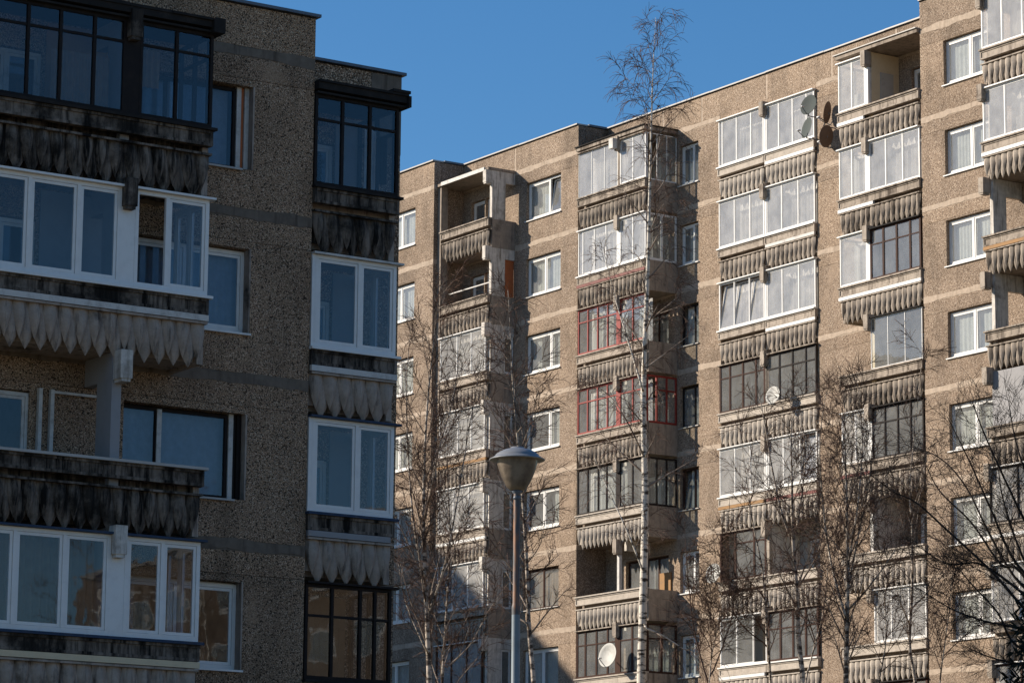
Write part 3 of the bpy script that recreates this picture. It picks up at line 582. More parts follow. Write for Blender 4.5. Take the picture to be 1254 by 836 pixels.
MB(fl).box(U_END-0.3, U_END, W2-0.3, -0.31, K0+0.086, 17.13).build('attic_panel', 'agg_left', lb)
MB(fl).box(U2-0.30, U2+0.30, W2-0.001, W2+0.012, K2-0.6, 16.79).build('corner_render', 'band_left', lb)

PL, PR, PM, PF = 17.2, 24.02, 22.58, 1.12
P_SPEC = [('dark', (0.59,)*6+(0.54, 0.57, 0.54), (1, 1), 0.24, (), 'con_soot', None, 'dark'), ('white', (0.92,)*4+(0.82, 0.72), (0.85, 1.1), None, (0,), 'con_left', [(PL, PR, 'white_old')], 'white'),
          (None, None, None, None, (), 'con_soot', None, 'metal'), ('white', (0.9,)*4+(0.8, 0.75), (1, 1), None, (), 'con_left', [(PL, PR, 'cream')], 'blue'), ('dark', (1, 1, 1, 1), (1, 1), 0.24, (), 'con_left', None, 'dark')]
for k in range(5):
    J = K0-2.7*k; ls, lp, rp, trn, op, mat, trim, cop = P_SPEC[k]
    bal = balcony(fl, J, PL, PR, 0.0, PF, mat, trim, 'LR', side_mat='con_left', brackets=(PM,), bracket_mat='fin_peel' if k > 1 else 'con_soot', coping=cop, slab_mat='con_soot' if mat == 'con_soot' else 'con_left')  # sooty slab colour stands in for shade in the gap under the rail
    m = MB(fl); m.box(PM-0.11, PM+0.05, 0.006, PF-0.17, J-0.45, J-0.03); m.box(PM-0.11, PM+0.05, PF-0.68, PF-0.171, J-2.55, J-0.451); m.build('column', 'greypanel', bal)
    if ls:
        glazing(fl, bal, PL+0.02, PM-0.10, PF-0.05, J-1.695, J-0.16, lp, ls, trn, gl='glass_left'); glazing(fl, bal, PM+0.14, PR-0.01, PF-0.05, J-1.695, J-0.16, rp, ls, trn, opens=op, gl='glass_left')
        MB(fl).box(PM-0.099, PM+0.139, PF-0.16, PF-0.05, J-1.694, J-0.14).build('mullion_cover', 'white' if ls == 'white' else 'dark', bal)
        head_flash(fl, bal, PL, PM-0.09, PF, J-0.145, {0: 'bitumen', 1: 'white', 3: 'blue'}.get(k, 'bitumen')); head_flash(fl, bal, PM+0.12, PR+0.04, PF, J-0.145, {0: 'bitumen', 1: 'white', 3: 'blue'}.get(k, 'bitumen'))
        glazing(fl, bal, 0.02, PF-0.115, PR-0.01, J-1.74, J-0.16, (1, 1), ls, trn, gl='glass_left', tf=lambda s, t, z: (t, s, z), name='side_glazing_frame')
    if k == 0:
        wavy(fl, 'curtain', 'curtain_warm', bal, 21.35, 22.35, PF-0.35, J-1.7, J-0.75, 0.1, 0.02, 3); wavy(fl, 'curtain', 'curtain_warm', bal, 22.75, 23.25, PF-0.4, J-1.1, J-0.5, 0.1, 0.02, 4)
    if ls:
        for q0, q1 in ((17.35, 20.15), (21.6, 23.1)): MB(fl).box(q0, q1, 0.014, 0.034, J-2.54, J-0.12).build('lining_panel', 'pinewood' if k == 0 else 'greypanel', bal)
    if k == 3:
        wavy(fl, 'curtain', 'curtain_warm', bal, 20.8, 21.9, PF-0.5, J-1.7, J-0.2, 0.14, 0.03, 5); wavy(fl, 'curtain', 'curtain_warm', bal, 21.95, 22.4, PF-0.45, J-1.7, J-0.2, 0.12, 0.03, 6)
    if k == 2:
        m = MB(fl); m.box(21.66, 21.72, 0.02, 0.10, J-2.5, J-0.55); m.box(21.86, 21.92, 0.02, 0.10, J-2.5, J-0.55); m.box(22.84, 22.88, 0.02, 0.08, J-2.5, J-0.55); m.box(21.92, 22.84, 0.02, 0.06, J-0.60, J-0.56); m.build('door_casing', 'white_old', bal)
bal = MB(fl).box(PL-0.05, PR+0.06, 0.01, PF+0.07, K0-0.085, K0+0.02).build('balcony_roof', 'bitumen', lb)
m = MB(fl)
for i in range(9): m.box(PL+i*0.75, PL+i*0.75+0.745, PF-0.2, PF+0.10+rnd.uniform(-0.02, 0.03), K0+0.021, K0+0.05+rnd.uniform(0, 0.03))
m.box(PR-0.1, PR+0.10, PF-0.3, PF+0.13, K0-0.17, K0+0.07); m.build('roof_felt', 'bitumen', bal)

QL, QR, QF = 26.49, 28.12, 0.07
Q_SPEC = [('dark', (1, 1, 1.05), 0.27, 'con_soot', None, 'dark'), ('white', (0.12, 1.1, 0.95), None, 'con_left', [(QL, QR, 'white_old')], 'white'), ('white', (0.12, 1.1, 0.95), None, 'con_left', [(QL, QR-0.08, 'greypanel')], 'blue'), ('dark', (0.9, 0.95, 0.5, 0.55), 0.33, 'con_left', None, 'dark'), ('white', (1, 1), None, 'con_left', None, 'white')]
for k in range(5):
    J = K2-2.7*k; s, pp, trn, mat, trim, cop = Q_SPEC[k]
    bal = balcony(fl, J, QL, QR, W2, QF, mat, trim, 'R', side_mat='con_left', coping=cop, slab_mat='con_left')
    glazing(fl, bal, QL+0.005, QR-0.01, QF-0.05, J-1.695, J-0.16, pp, s, trn, gl='glass_left')
    glazing(fl, bal, W2+0.02, QF-0.115, QR-0.01, J-1.74, J-0.16, (1, 1), s, trn, gl='glass_left', tf=lambda s_, t, z: (t, s_, z), name='side_glazing_frame')
    head_flash(fl, bal, QL+0.03, QR+0.06, QF, J-0.145, ['bitumen', 'white_old', 'blue', 'dark', 'white'][k])
    if k < 3:
        for q0, q1 in ((26.5, 26.74), (27.61, 28.1)): MB(fl).box(q0, q1, W2+0.014, W2+0.034, J-2.54, J-0.12).build('lining_panel', 'greypanel', bal)
    if k == 3:
        for i in range(12): MB(fl).box(QL+0.05+i*0.12, QL+0.165+i*0.12, W2+0.012, W2+0.03, J-2.5, J-0.2).build('lining_board', 'pinewood', bal)
bal = MB(fl).box(QL+0.005, QR+0.08, W2+0.01, QF+0.06, K2-0.085, K2+0.03).build('bay_roof', 'bitumen', lb)
m = MB(fl); m.box(QL+0.005, QR+0.10, W2+0.01, QF+0.09, K2+0.031, K2+0.07); m.box(QR-0.22, QR+0.12, QF-0.3, QF+0.11, K2+0.071, K2+0.12); m.box(QR+0.081, QR+0.13, QF-0.35, QF+0.12, K2-0.16, K2+0.03); m.build('roof_felt', 'bitumen', bal)
# washing behind the top bay's glass
lt = tag(empty('hanging_laundry', (-46.45, 27.8, K2-1.7)), 'pale cloth and dark garment hanging behind the glass of the top corner bay', 'laundry')
lf = Frame(lt, 0, K2-1.7); lt.rotation_euler = (0, 0, math.pi/2)
wavy(lf, 'sheet', 'curtain', lt, -0.12, 0.12, 0.0, K2-1.55, K2-0.5, 0.17, 0.05, 1); wavy(lf, 'garment', 'dark', lt, 0.05, 0.24, 0.16, K2-1.45, K2-0.62, 0.15, 0.03, 2)

# ================================================================== neighbouring block out of view to the left: its roof line shades the foot of the sunlit one
nb = tag(empty('apartment_building', (-124, 24, 3.4)), 'plain nine-storey block standing beyond the near block, out of view', 'building')
nf = Frame(nb, -124, 3.4)
def nbox(x0, x1, y0, y1, z0, z1, name, mat): MB(nf).box(x0, x1, -(y1-24), -(y0-24), z0, z1).build(name, mat, nb)
nbox(-132, -117.0, -4, 46, 3.0, 29.6, 'wall', 'agg'); nbox(-132.1, -116.6, -4.1, 46.1, 29.6, 30.0, 'roof', 'metal')
for k in range(9):
    for i in range(12):
        z = 27.0-2.7*k; y = -1.5+i*3.9
        o = MB(nf).box(-117.02, -116.96, -(y+1.8-24), -(y-24), z-0.1, z+1.3).build('window', 'white', nb)
        MB(nf).box(-116.96, -116.94, -(y+1.7-24), -(y+0.1-24), z, z+1.2).build('pane', 'glass', o)

rb = tag(empty('apartment_building', (8, 66, 3.9)), 'sunlit six-storey block to the right, out of view, mirrored in the lower panes', 'building')
rf = Frame(rb, 8, 3.9)
m = MB(rf); m.box(-28, 45, -12, 0, 3.0, 19.0); m.build('wall', 'agg', rb); m = MB(rf); m.box(-28.1, 45.1, -12.1, 0.15, 19.0, 19.3); m.build('roof', 'metal', rb)
for k in range(6):
    for i in range(20):
        z = 16.3-2.65*k; u = -26.5+i*3.6
        o = MB(rf).box(u, u+1.9, 0.002, 0.05, z, z+1.4).build('window', 'white', rb); MB(rf).box(u+0.1, u+1.8, 0.05, 0.07, z+0.1, z+1.3).build('pane', 'glass', o)

# ================================================================== street lamp
def lathe(c, prof, n=32):
    v, f = [], []
    for (r, z) in prof:
        for i in range(n):
            a = 2*math.pi*i/n; v.append((c[0]+r*math.cos(a), c[1]+r*math.sin(a), c[2]+z))
    for k in range(len(prof)-1):
        for i in range(n): a, b = k*n+i, k*n+(i+1) % n; f.append((a, b, b+n, a+n))
    return v, f
def lamp():
    top = px(633.5, 548, 31.6); base = Vector((top.x, top.y, gz(top.x, top.y))); H = top.z-base.z
    t = tag(empty('street_lamp', base), 'hat-topped park street lamp with smoky bowl on a rusty blue-grey pole', 'street lamp')
    m, n, l, b = new_mat('lamp_pole_paint'); v = pos(n, l, (6, 6, 1.2))
    r = ramp(n, [(0.46, 0), (0.6, 1)]); l.new(noise(n, l, v, 2.0, 6, 0.7), r.inputs['Fac'])
    l.new(mixc(n, l, r.outputs['Color'], (0.055, 0.055, 0.06), (0.24, 0.10, 0.04)), b.inputs['Base Color']); b.inputs['Roughness'].default_value = 0.6
    pole_paint = m
    m2, n, l, b = new_mat('lamp_lower_paint'); v = pos(n, l); r = ramp(n, [(0.55, 0), (0.8, 0.6)]); l.new(noise(n, l, v, 5, 5), r.inputs['Fac'])
    l.new(mixc(n, l, r.outputs['Color'], (0.13, 0.165, 0.19), (0.05, 0.045, 0.04)), b.inputs['Base Color']); b.inputs['Roughness'].default_value = 0.5
    zj = px(633, 748, 31.6).z-base.z
    p = link('pole', *lathe((0, 0, 0), [(0.0, 0.0), (0.10, 0.0), (0.10, 0.03), (0.046, 0.05), (0.040, zj-0.02), (0.040, zj)]), m2, t, True)
    link('pole_sleeve', *lathe((0, 0, 0), [(0.034, zj-0.3), (0.0415, zj-0.01), (0.0415, zj+0.012), (0.036, zj+0.03), (0.033, zj+0.05), (0.031, H-0.56), (0.031, H-0.40)]), pole_paint, p, True)
    link('collar', *lathe((0, 0, 0), [(0.0, H-0.50), (0.034, H-0.50), (0.036, H-0.47), (0.029, H-0.465), (0.029, H-0.445), (0.046, H-0.43), (0.05, H-0.41), (0.0, H-0.405)]), 'metal_dark', t, True)
    bm, n, l, b = new_mat('smoky_acrylic'); b.inputs['Base Color'].default_value = (0.17, 0.135, 0.10, 1); b.inputs['Roughness'].default_value = 0.28; v = pos(n, l)
    r = ramp(n, [(0.35, (0.23, 0.185, 0.14)), (0.7, (0.07, 0.055, 0.045))]); l.new(noise(n, l, v, 9, 4), r.inputs['Fac']); l.new(r.outputs['Color'], b.inputs['Base Color'])
    b.inputs['Transmission Weight'].default_value = 0.25
    prof = [(0.045, -0.412), (0.075, -0.405), (0.102, -0.375), (0.13, -0.325), (0.153, -0.275), (0.173, -0.22), (0.19, -0.16), (0.198, -0.118)]
    link('bowl', *lathe((0, 0, H), prof), bm, t, True)
    hat = paint('lamp_hat_metal', (0.22, 0.225, 0.235), 0.35, 0.42, (0.12, 0.115, 0.11), 8, 0.15)
    pr = [(0.196, -0.118), (0.262, -0.122), (0.268, -0.117), (0.262, -0.110), (0.236, -0.098), (0.214, -0.082), (0.208, -0.070), (0.198, -0.062), (0.165, -0.040), (0.12, -0.020), (0.072, -0.008), (0.062, -0.004), (0.058, 0.006), (0.0, 0.010)]
    link('hat', *lathe((0, 0, H), pr), hat, t, True)
lamp()

# ================================================================== satellite dishes
def dish(label, c, size, facing, mount, mat, mesh_like=False, group=None):
    """a shallow bowl at c, looking along facing, arm with feed, strut back to the point mount"""
    t = tag(empty('satellite_dish', c), label, 'satellite dish', group)
    f = Vector(facing).normalized(); q = f.to_track_quat('Z', 'Y')
    v, fc = [], []; n = 24; prof = [(0.0, 0), (0.25, 0.01), (0.5, 0.035), (0.75, 0.08), (0.97, 0.135), (1.0, 0.13), (0.97, 0.12), (0.5, 0.018), (0.0, -0.015)]
    R = size/2
    for (r, h) in prof:
        for i in range(n):
            a = 2*math.pi*i/n; v.append(tuple(q @ Vector((r*R*0.93*math.cos(a), r*R*math.sin(a), h*R*0.9))))
    for k in range(len(prof)-1):
        for i in range(n): a, b = k*n+i, k*n+(i+1) % n; fc.append((a, b, b+n, a+n))
    link('reflector', v, fc, mat, t, True)
    def rod(name, a, b, r, m):
        vv, ff = tube([Vector(a), Vector(b)], [r, r], 6); link(name, vv, ff, m, t, True)
    foot = q @ Vector((0, -R*0.98, 0.1*R)); feed = q @ Vector((0, -R*0.55, R*1.0))
    rod('feed_arm', foot, feed, 0.012, 'metal_dark'); rod('feed', feed, feed+(q @ Vector((0, 0.04, -0.11))), 0.03, 'white')
    back = q @ Vector((0, 0, -0.02)); mt = Vector(mount)-Vector(c); el = Vector((mt.x, mt.y*0.2, min(mt.z, back.z-0.12)))
    rod('mount_arm', back, el, 0.018, 'metal_dark'); rod('mount_bracket', el, mt, 0.018, 'metal_dark')
def tube(pts, rad, n=6):
    v, f = [], []; prev = None
    for i, p in enumerate(pts):
        d = (pts[min(i+1, len(pts)-1)]-pts[max(i-1, 0)])
        if d.length < 1e-9: d = Vector((0, 0, 1))
        d.normalize()
        x = d.orthogonal().normalized() if prev is None else (prev-d*prev.dot(d))
        if x.length < 1e-6: x = d.orthogonal()
        x.normalize(); prev = x; y = d.cross(x); r = rad[i]
        for j in range(n):
            a = 2*math.pi*j/n; v.append(tuple(p+(x*math.cos(a)+y*math.sin(a))*r))
    for i in range(len(pts)-1):
        for j in range(n): a, b = i*n+j, i*n+(j+1) % n; f.append((a, b, b+n, a+n))
    f.append(tuple(range(n-1, -1, -1))); f.append(tuple(range((len(pts)-1)*n, len(pts)*n))); return v, f
M['dish_grey'] = paint('dish_grey_green', (0.085, 0.095, 0.09), 0.25, 0.85, spec=0.05); M['dish_brown'] = paint('dish_brown', (0.12, 0.085, 0.068), 0.3, 0.6, (0.10, 0.075, 0.06)); M['dish_white'] = paint('dish_white', (0.36, 0.35, 0.32), 0.7, 0.5)
def Yat(x, y, Y):
    d = FWD+RGT*((x-627)/FPX)-UPV*((y-418)/FPX); return EYE+d*(Y/d.y)
dish('grey satellite dish facing outwards, upper of two grey ones beside the top loggia', Yat(991, 129, 62.75), 0.68, (0.2, -0.95, 0.22), (-78.55, 63.37, 27.95), 'dish_grey')
dish('grey satellite dish turned edge-on, lower of two grey ones beside the top loggia', Yat(989, 157, 62.70), 0.68, (-0.17, -0.98, 0.2), (-78.6, 63.37, 27.25), 'dish_grey')
dish('narrow-looking brown satellite dish, upper of two brown ones on the sunlit wall', Yat(1014.5, 138, 62.85), 0.70, (-0.84, -0.53, 0.2), (-77.9, 63.37, 27.5), 'dish_brown')
dish('round brown satellite dish, lower of two brown ones on the sunlit wall', Yat(1013, 167, 62.80), 0.70, (-0.97, -0.2, 0.22), (-77.9, 63.37, 26.85), 'dish_brown')
dish('round white satellite dish on the balcony with dark-framed glazing on both sides', Yat(947, 484, 62.75), 0.60, (0.22, -0.95, 0.22), (-80.6, 63.16, 19.15), 'dish_white')
dish('white satellite dish on the wall strip left of an open loggia', Yat(874, 702, 62.85), 0.66, (0.2, -0.95, 0.22), (-84.2, 63.37, 14.0), 'dish_white')
dish('large white satellite dish in front of a brown-framed bay balcony', Yat(745, 802, 61.55), 0.82, (0.2, -0.95, 0.22), (-87.75, 62.02, 11.62), 'dish_white')

# ================================================================== trees
class Tree:
    def __init__(s, label, base, bark, branch, twig, group, name='birch_tree', cat='tree'):
        s.base = Vector(base); s.e = tag(empty(name, s.base), label, cat, group); s.m = (bark, branch, twig)
        s.buf = {'trunk': ([], []), 'branches': ([], []), 'twigs': ([], [])}
    def add(s, part, pts, rad, n):
        v, f = tube([p-s.base for p in pts], rad, n); V, Fc = s.buf[part]; k = len(V); V += v; Fc += [tuple(i+k for i in q) for q in f]
    def done(s):
        for (name, m) in zip(('trunk', 'branches', 'twigs'), s.m):
            V, Fc = s.buf[name]
            if V:
                o = link(name, V, Fc, m, s.e, True)
                if name != 'trunk': o['kind'] = 'stuff'
def spline(pts, n):
    out = []
    for i in range(len(pts)-1):
        p0, p1, p2, p3 = pts[max(i-1, 0)], pts[i], pts[i+1], pts[min(i+2, len(pts)-1)]
        for j in range(n):
            t = j/n; out.append(0.5*((2*p1)+(p2-p0)*t+(2*p0-5*p1+4*p2-p3)*t*t+(3*p1-p0-3*p2+p3)*t*t*t))
    out.append(pts[-1].copy()); return out
def sweep(r, p, d, length, segs, bend, jit):                       # a shoot that bends towards `bend` (a vector) as it grows
    pts = [p.copy()]; d = d.normalized(); st = length/segs
    for i in range(segs):
        d = (d+bend*(st*(0.4+i/segs))+Vector((r.uniform(-1, 1), r.uniform(-1, 1), r.uniform(-1, 1)))*jit).normalized()
        p = p+d*st; pts.append(p.copy())
    return pts
def at(pts, t):
    x = t*(len(pts)-1); i = min(int(x), len(pts)-2); return pts[i].lerp(pts[i+1], x-i), (pts[i+1]-pts[i]).normalized()
def shoots(T, r, stem, rad0, count, t0, t1, L, spread, droop, dens=1.0, tw_len=0.8, up=0.0, thick=1.0):
    """limbs along a stem, twigs along the limbs, fine twigs along the twigs"""
    az = r.random()*6.28
    for i in range(count):
        t = t0+(t1-t0)*((i+r.random())/count); p, d = at(stem, t); az += 2.4+r.uniform(-0.5, 0.5)
        side = Vector((math.cos(az), math.sin(az), 0)); an = math.radians(r.gauss(spread, 8))
        dr = d*math.cos(an)+side*math.sin(an)
        ln = L*(0.45+0.75*r.random())*(1-0.65*max(0, (t-t0)/(t1-t0+1e-6))**1.2)
        rr = min(0.034, max(0.008, rad0*(1-t)*0.42+0.006))*thick*(0.6+0.4*ln/L)
        limb = sweep(r, p, dr, ln, 7, Vector((0, 0, up)), 0.085)
        T.add('branches', limb, [rr*(1-0.82*q/7) for q in range(8)], 5)
        nt2 = max(4, int(ln*6.5*dens)); 
        for q in range(nt2):
            tt = 0.12+0.88*(q+r.random())/nt2; p2, d2 = at(limb, min(tt, 1)); a2 = r.random()*6.28
            o = d2.orthogonal().normalized(); o = Matrix.Rotation(a2, 3, d2) @ o; an2 = math.radians(r.uniform(25, 60))
            l2 = tw_len*(0.4+0.9*r.random())*(1.1-0.5*tt)
            tw = sweep(r, p2, d2*math.cos(an2)+o*math.sin(an2), l2, 5, Vector((0, 0, -droop)), 0.10)
            T.add('twigs', tw, [0.0085*thick*(1-0.5*g/5) for g in range(6)], 3)
            for g in range(int(4+l2*6*dens)):
                p3, d3 = at(tw, 0.15+0.85*r.random()); o = Matrix.Rotation(r.random()*6.28, 3, d3) @ d3.orthogonal().normalized(); a3 = math.radians(r.uniform(20, 55))
                t3 = sweep(r, p3, d3*math.cos(a3)+o*math.sin(a3), 0.18+0.42*r.random()*tw_len, 3, Vector((0, 0, -droop*1.4)), 0.12)
                T.add('twigs', t3, [0.0062*thick, 0.0056*thick, 0.005*thick, 0.004*thick], 3)
def birch(label, pix, depth, r0, seed, count, L, spread, droop, up=0.0, t0=0.25, dens=1.0, tw=0.8, forks=(), group='bare trees between the blocks', rtop=0.006, wob=0.15, bark=None, branch='branch'):
    r = random.Random(seed); pts = [px(x, y, depth+r.uniform(-wob, wob)) for (x, y) in pix]
    low = pts[0]; dn = (pts[0]-pts[1]).normalized(); dn = (dn+Vector((0, 0, -3))).normalized(); g = gz(low.x, low.y)
    base = low+dn*((low.z-g)/-dn.z); base.z = gz(base.x, base.y)-0.05
    T = Tree(label, base, bark or ('birch' if r0 > 0.12 else 'birch_young'), branch, 'twig', group)
    stem = spline([base, base.lerp(low, 0.5)]+pts, 6); n = len(stem)-1
    zr = [max(rtop, r0*(1-((p.z-base.z)/(stem[-1].z-base.z)))**0.85) for p in stem]
    T.add('trunk', stem, [zr[i]*(1.35 if i == 0 else 1) for i in range(n+1)], 9)
    vis = max(0.02, (low.z-base.z)/(stem[-1].z-base.z)); 
    shoots(T, r, stem, r0, count, max(t0, 0.3), 0.985, L, spread, droop, dens, tw, up)
    for (fp, fr0, cnt) in forks:
        q = spline([px(x, y, depth+r.uniform(-0.5, 0.5)) for (x, y) in fp], 5); d0 = min(stem, key=lambda s_: (s_-q[0]).length); q[0] = d0.copy()
        T.add('trunk' if fr0 > 0.028 else 'branches', q, [fr0*(1-0.85*i/(len(q)-1)) for i in range(len(q))], 6)
        shoots(T, r, q, fr0, cnt, 0.15, 0.98, L*0.6, spread, droop, dens, tw*0.9, up)
    T.done(); return T
birch('tall white-barked birch rising above the roof in front of the red-framed bay', [(785, 845), (788, 720), (790, 600), (788, 480), (793, 340), (796, 220), (798, 140), (800, 80), (803, 22)], 92, 0.16, 11, 40, 1.9, 44, 1.9, 0.0, 0.40, 0.8, 0.85,
      [([(788, 480), (770, 420), (752, 360), (738, 300)], 0.035, 9), ([(792, 395), (810, 380), (832, 362)], 0.022, 4), ([(795, 290), (805, 262), (822, 238)], 0.020, 4), ([(788, 700), (768, 650), (745, 600), (728, 560)], 0.03, 8), ([(789, 560), (770, 520), (748, 486), (720, 466)], 0.028, 8), ([(798, 165), (788, 130), (775, 105), (764, 92)], 0.012, 5), ([(789, 768), (812, 778), (840, 796), (870, 815)], 0.03, 6)])
birch('multi-stemmed birch with upswept boughs at the corner of the shaded block', [(526, 845), (523, 760), (520, 680), (519, 600), (523, 500), (532, 410), (541, 345)], 84, 0.10, 12, 32, 2.5, 27, 0.10, 0.16, 0.30, 1.0, 0.7,
      [([(522, 720), (508, 650), (500, 560), (498, 470), (503, 400)], 0.035, 9), ([(522, 760), (545, 690), (562, 600), (575, 520), (590, 440)], 0.035, 9), ([(524, 800), (498, 740), (488, 690)], 0.03, 4), ([(520, 640), (535, 560), (556, 480), (566, 400)], 0.03, 8)])
birch('slender leaning birch directly behind the street lamp', [(654, 845), (648, 770), (645, 690), (640, 610), (634, 540), (628, 470), (625, 410), (622, 355)], 80, 0.085, 13, 24, 1.9, 40, 0.25, 0.12, 0.32, 0.9, 0.7,
      [([(637, 560), (618, 530), (598, 495), (585, 462)], 0.022, 6), ([(636, 555), (652, 510), (662, 460)], 0.018, 5), ([(649, 765), (625, 750), (602, 735)], 0.028, 4), ([(646, 720), (622, 690), (600, 660), (585, 640)], 0.028, 6), ([(645, 690), (662, 665), (668, 630)], 0.02, 5)])
birch('white-stemmed birch forking in front of the middle loggias', [(984, 845), (978, 780), (975, 710), (971, 660), (970, 600), (969, 540), (968, 480)], 86, 0.115, 14, 20, 2.0, 34, 0.22, 0.14, 0.36, 1.0, 0.7,
      [([(972, 665), (958, 630), (945, 570), (935, 510), (925, 460)], 0.035, 8), ([(972, 665), (980, 620), (986, 560), (980, 500)], 0.03, 7), ([(976, 720), (1000, 680), (1012, 630), (1017, 560)], 0.025, 6)])
birch('thin dark-stemmed sapling beside the white-stemmed forking birch', [(944, 845), (939, 770), (934, 700), (922, 640), (912, 570), (905, 510)], 88, 0.06, 15, 16, 1.8, 36, 0.2, 0.10, 0.34, 1.0, 0.7, [([(936, 730), (900, 690), (885, 640)], 0.02, 5), ([(940, 790), (905, 760), (880, 700), (872, 640)], 0.022, 6)], branch='twig')
birch('birch with dense broom of upswept boughs left of the round-dished wall strip', [(1036, 845), (1037, 770), (1038, 700), (1037, 620), (1035, 550), (1034, 480)], 82, 0.11, 16, 30, 2.5, 26, 0.12, 0.16, 0.30, 1.15, 0.7,
      [([(1038, 720), (1052, 650), (1064, 590), (1070, 520)], 0.035, 8), ([(1037, 760), (1018, 690), (1008, 620), (1004, 540), (1012, 480)], 0.035, 9), ([(1037, 700), (1050, 620), (1056, 540), (1050, 470)], 0.03, 7)])
birch('thin pale birch standing against the corner of the forward section', [(1122, 845), (1114, 790), (1117, 720), (1117, 650), (1114, 600), (1119, 540), (1126, 470), (1130, 425)], 90, 0.075, 17, 18, 1.7, 34, 0.2, 0.12, 0.32, 1.0, 0.65, [([(1117, 690), (1105, 640), (1096, 600)], 0.018, 5), ([(1116, 640), (1128, 600), (1134, 560)], 0.018, 4)])
birch('bushy young birch low between the bay and the loggias', [(868, 850), (872, 800), (880, 760), (884, 710)], 86, 0.05, 18, 22, 2.0, 40, 0.1, 0.14, 0.55, 1.1, 0.7, [([(868, 840), (850, 770), (842, 700), (838, 640)], 0.025, 8), ([(870, 830), (895, 760), (905, 690)], 0.022, 7)], branch='twig')
birch('bushy young birch with curved stems low in front of the right-hand balconies', [(985, 850), (995, 800), (1008, 750), (1014, 690), (1016, 640)], 84, 0.05, 19, 18, 1.8, 36, 0.12, 0.14, 0.5, 1.0, 0.7, [([(1000, 790), (985, 740), (978, 700)], 0.02, 5)], branch='twig')
birch('thin pale-stemmed birch close beside the multi-stemmed one', [(541, 845), (546, 760), (551, 660), (548, 560), (555, 470)], 88, 0.06, 24, 30, 2.2, 30, 0.12, 0.14, 0.3, 1.0, 0.7, [([(543, 820), (575, 790), (600, 745), (640, 690)], 0.025, 7)])
birch('young birch with fine twigs between the broom-shaped birch and the thin pale one', [(1075, 850), (1085, 780), (1080, 700), (1072, 640)], 86, 0.045, 25, 18, 1.7, 34, 0.12, 0.14, 0.45, 1.0, 0.7, branch='twig')
birch('young birch with fine twigs under the dark spreading boughs', [(1150, 850), (1158, 780), (1165, 720), (1160, 660)], 84, 0.045, 26, 18, 1.6, 36, 0.12, 0.14, 0.45, 1.0, 0.7, branch='twig')

# dark spreading tree reaching in from the right
def dark_tree():
    r = random.Random(55); D = 62; g0 = px(1330, 836, D); base = Vector((g0.x, g0.y, gz(g0.x, g0.y)-0.05))
    T = Tree('dark spreading tree whose bare boughs reach across the right-hand balconies', base, 'darkbark', 'darkbark', 'darkbark', 'bare trees between the blocks', 'bare_tree')  # one dark tone for trunk, boughs and twigs
    stem = spline([base, base.lerp(px(1320, 860, D), 0.6), px(1312, 840, D), px(1300, 740, D), px(1290, 640, D), px(1285, 560, D)], 5)
    T.add('trunk', stem, [0.17*(1-0.75*i/(len(stem)-1)) for i in range(len(stem))], 9)
    limbs = [[(1305, 790), (1255, 745), (1215, 700), (1161, 650), (1123, 616), (1093, 601), (1060, 576)], [(1300, 750), (1250, 715), (1215, 660), (1183, 596), (1150, 560), (1110, 545)],
             [(1300, 740), (1245, 690), (1212, 620), (1185, 560), (1160, 510)], [(1296, 700), (1262, 650), (1232, 590), (1205, 530), (1190, 490)], [(1305, 800), (1250, 770), (1205, 760), (1165, 745), (1125, 720)],
             [(1303, 770), (1245, 720), (1200, 690), (1160, 690), (1120, 665)], [(1293, 660), (1265, 600), (1245, 545), (1235, 490)], [(1308, 830), (1260, 815), (1215, 805), (1180, 790)], [(1306, 810), (1245, 790), (1222, 750), (1190, 715), (1170, 690)],
             [(1300, 750), (1262, 700), (1240, 650), (1226, 600), (1222, 560)], [(1303, 780), (1250, 700), (1225, 690), (1190, 640), (1150, 600), (1130, 560)]]
    for q in limbs:
        d = r.uniform(-1.5, 1.5); n = len(q)-1
        pts = spline([px(x, y, D+d*i/n) for i, (x, y) in enumerate(q)], 5); T.add('branches', pts, [0.034*(1-0.8*i/(len(pts)-1)) for i in range(len(pts))], 6)
        shoots(T, r, pts, 0.03, 15, 0.2, 0.98, 1.15, 40, -0.05, 0.85, 0.5, 0.25, 0.62)
    T.done()
dark_tree()
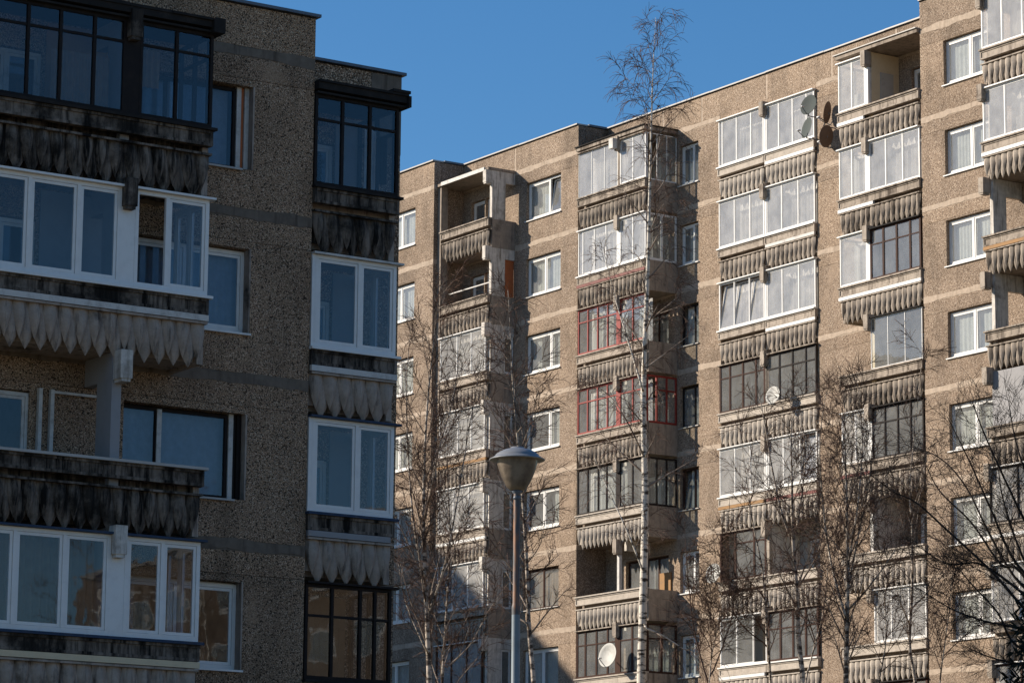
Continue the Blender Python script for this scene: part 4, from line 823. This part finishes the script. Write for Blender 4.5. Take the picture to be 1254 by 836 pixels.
def spruce(label, top, depth, seed):
    r = random.Random(seed); tp = px(top[0], top[1], depth); base = Vector((tp.x, tp.y, gz(tp.x, tp.y)-0.05)); H = tp.z-base.z
    T = Tree(label, base, 'darkbark', 'darkbark', 'needle', 'bare trees between the blocks', 'spruce_tree')
    T.add('trunk', [base, base.lerp(tp, 0.5), tp], [0.12, 0.07, 0.01], 7)
    for i in range(110):
        t = 0.15+0.84*i/110; p = base.lerp(tp, t); az = i*2.4; d = Vector((math.cos(az), math.sin(az), 0.15)); ln = (1-t)*H*0.24+0.12
        lm = sweep(r, p, d, ln, 5, Vector((0, 0, -0.15)), 0.05); T.add('branches', lm, [0.018*(1-0.8*q/5) for q in range(6)], 4)
        for q in range(int(ln*34)):
            p2, d2 = at(lm, 0.1+0.9*r.random()); o = Matrix.Rotation(r.random()*6.28, 3, d2) @ d2.orthogonal().normalized()
            tw = sweep(r, p2, d2*0.6+o*0.8, 0.10+0.16*r.random(), 2, Vector((0, 0, -0.6)), 0.1); T.add('twigs', tw, [0.014, 0.016, 0.002], 4)
    T.done()
spruce('small dark evergreen below the bare spreading boughs', (1262, 712), 60, 5)
# trees standing to the right, out of view: the near block's panes mirror them
for i, (x, y, s, lab) in enumerate([(-17, 36, 21, 'birch out of view mirrored in the near block, closest to the street lamp'), (-10, 44, 22, 'birch out of view mirrored in the near block, tallest of the group'), (-22, 44, 23, 'birch out of view mirrored in the near block, furthest back'), (-101, 49, 31, 'birch hidden behind the near block, mirrored in the sunlit panes'), (-107, 43, 32, 'leaning birch hidden behind the near block, mirrored in the sunlit panes'), (-96, 46, 33, 'slim birch hidden behind the near block, mirrored in the sunlit panes')]):
    r = random.Random(s); b = Vector((x, y, gz(x, y)-0.05)); T = Tree(lab, b, 'birch', 'branch', 'twig', 'birches out of view')
    st = [b+Vector((0.25*math.sin(j*0.7+i), 0.25*math.cos(j*0.9+i), j*1.6)) for j in range(10)]; st = spline(st, 3)
    T.add('trunk', st, [0.16*(1-0.93*j/(len(st)-1)) for j in range(len(st))], 8); shoots(T, r, st, 0.16, 22, 0.25, 0.98, 2.6, 38, 0.3, 0.6, 0.9, 0.1); T.done()
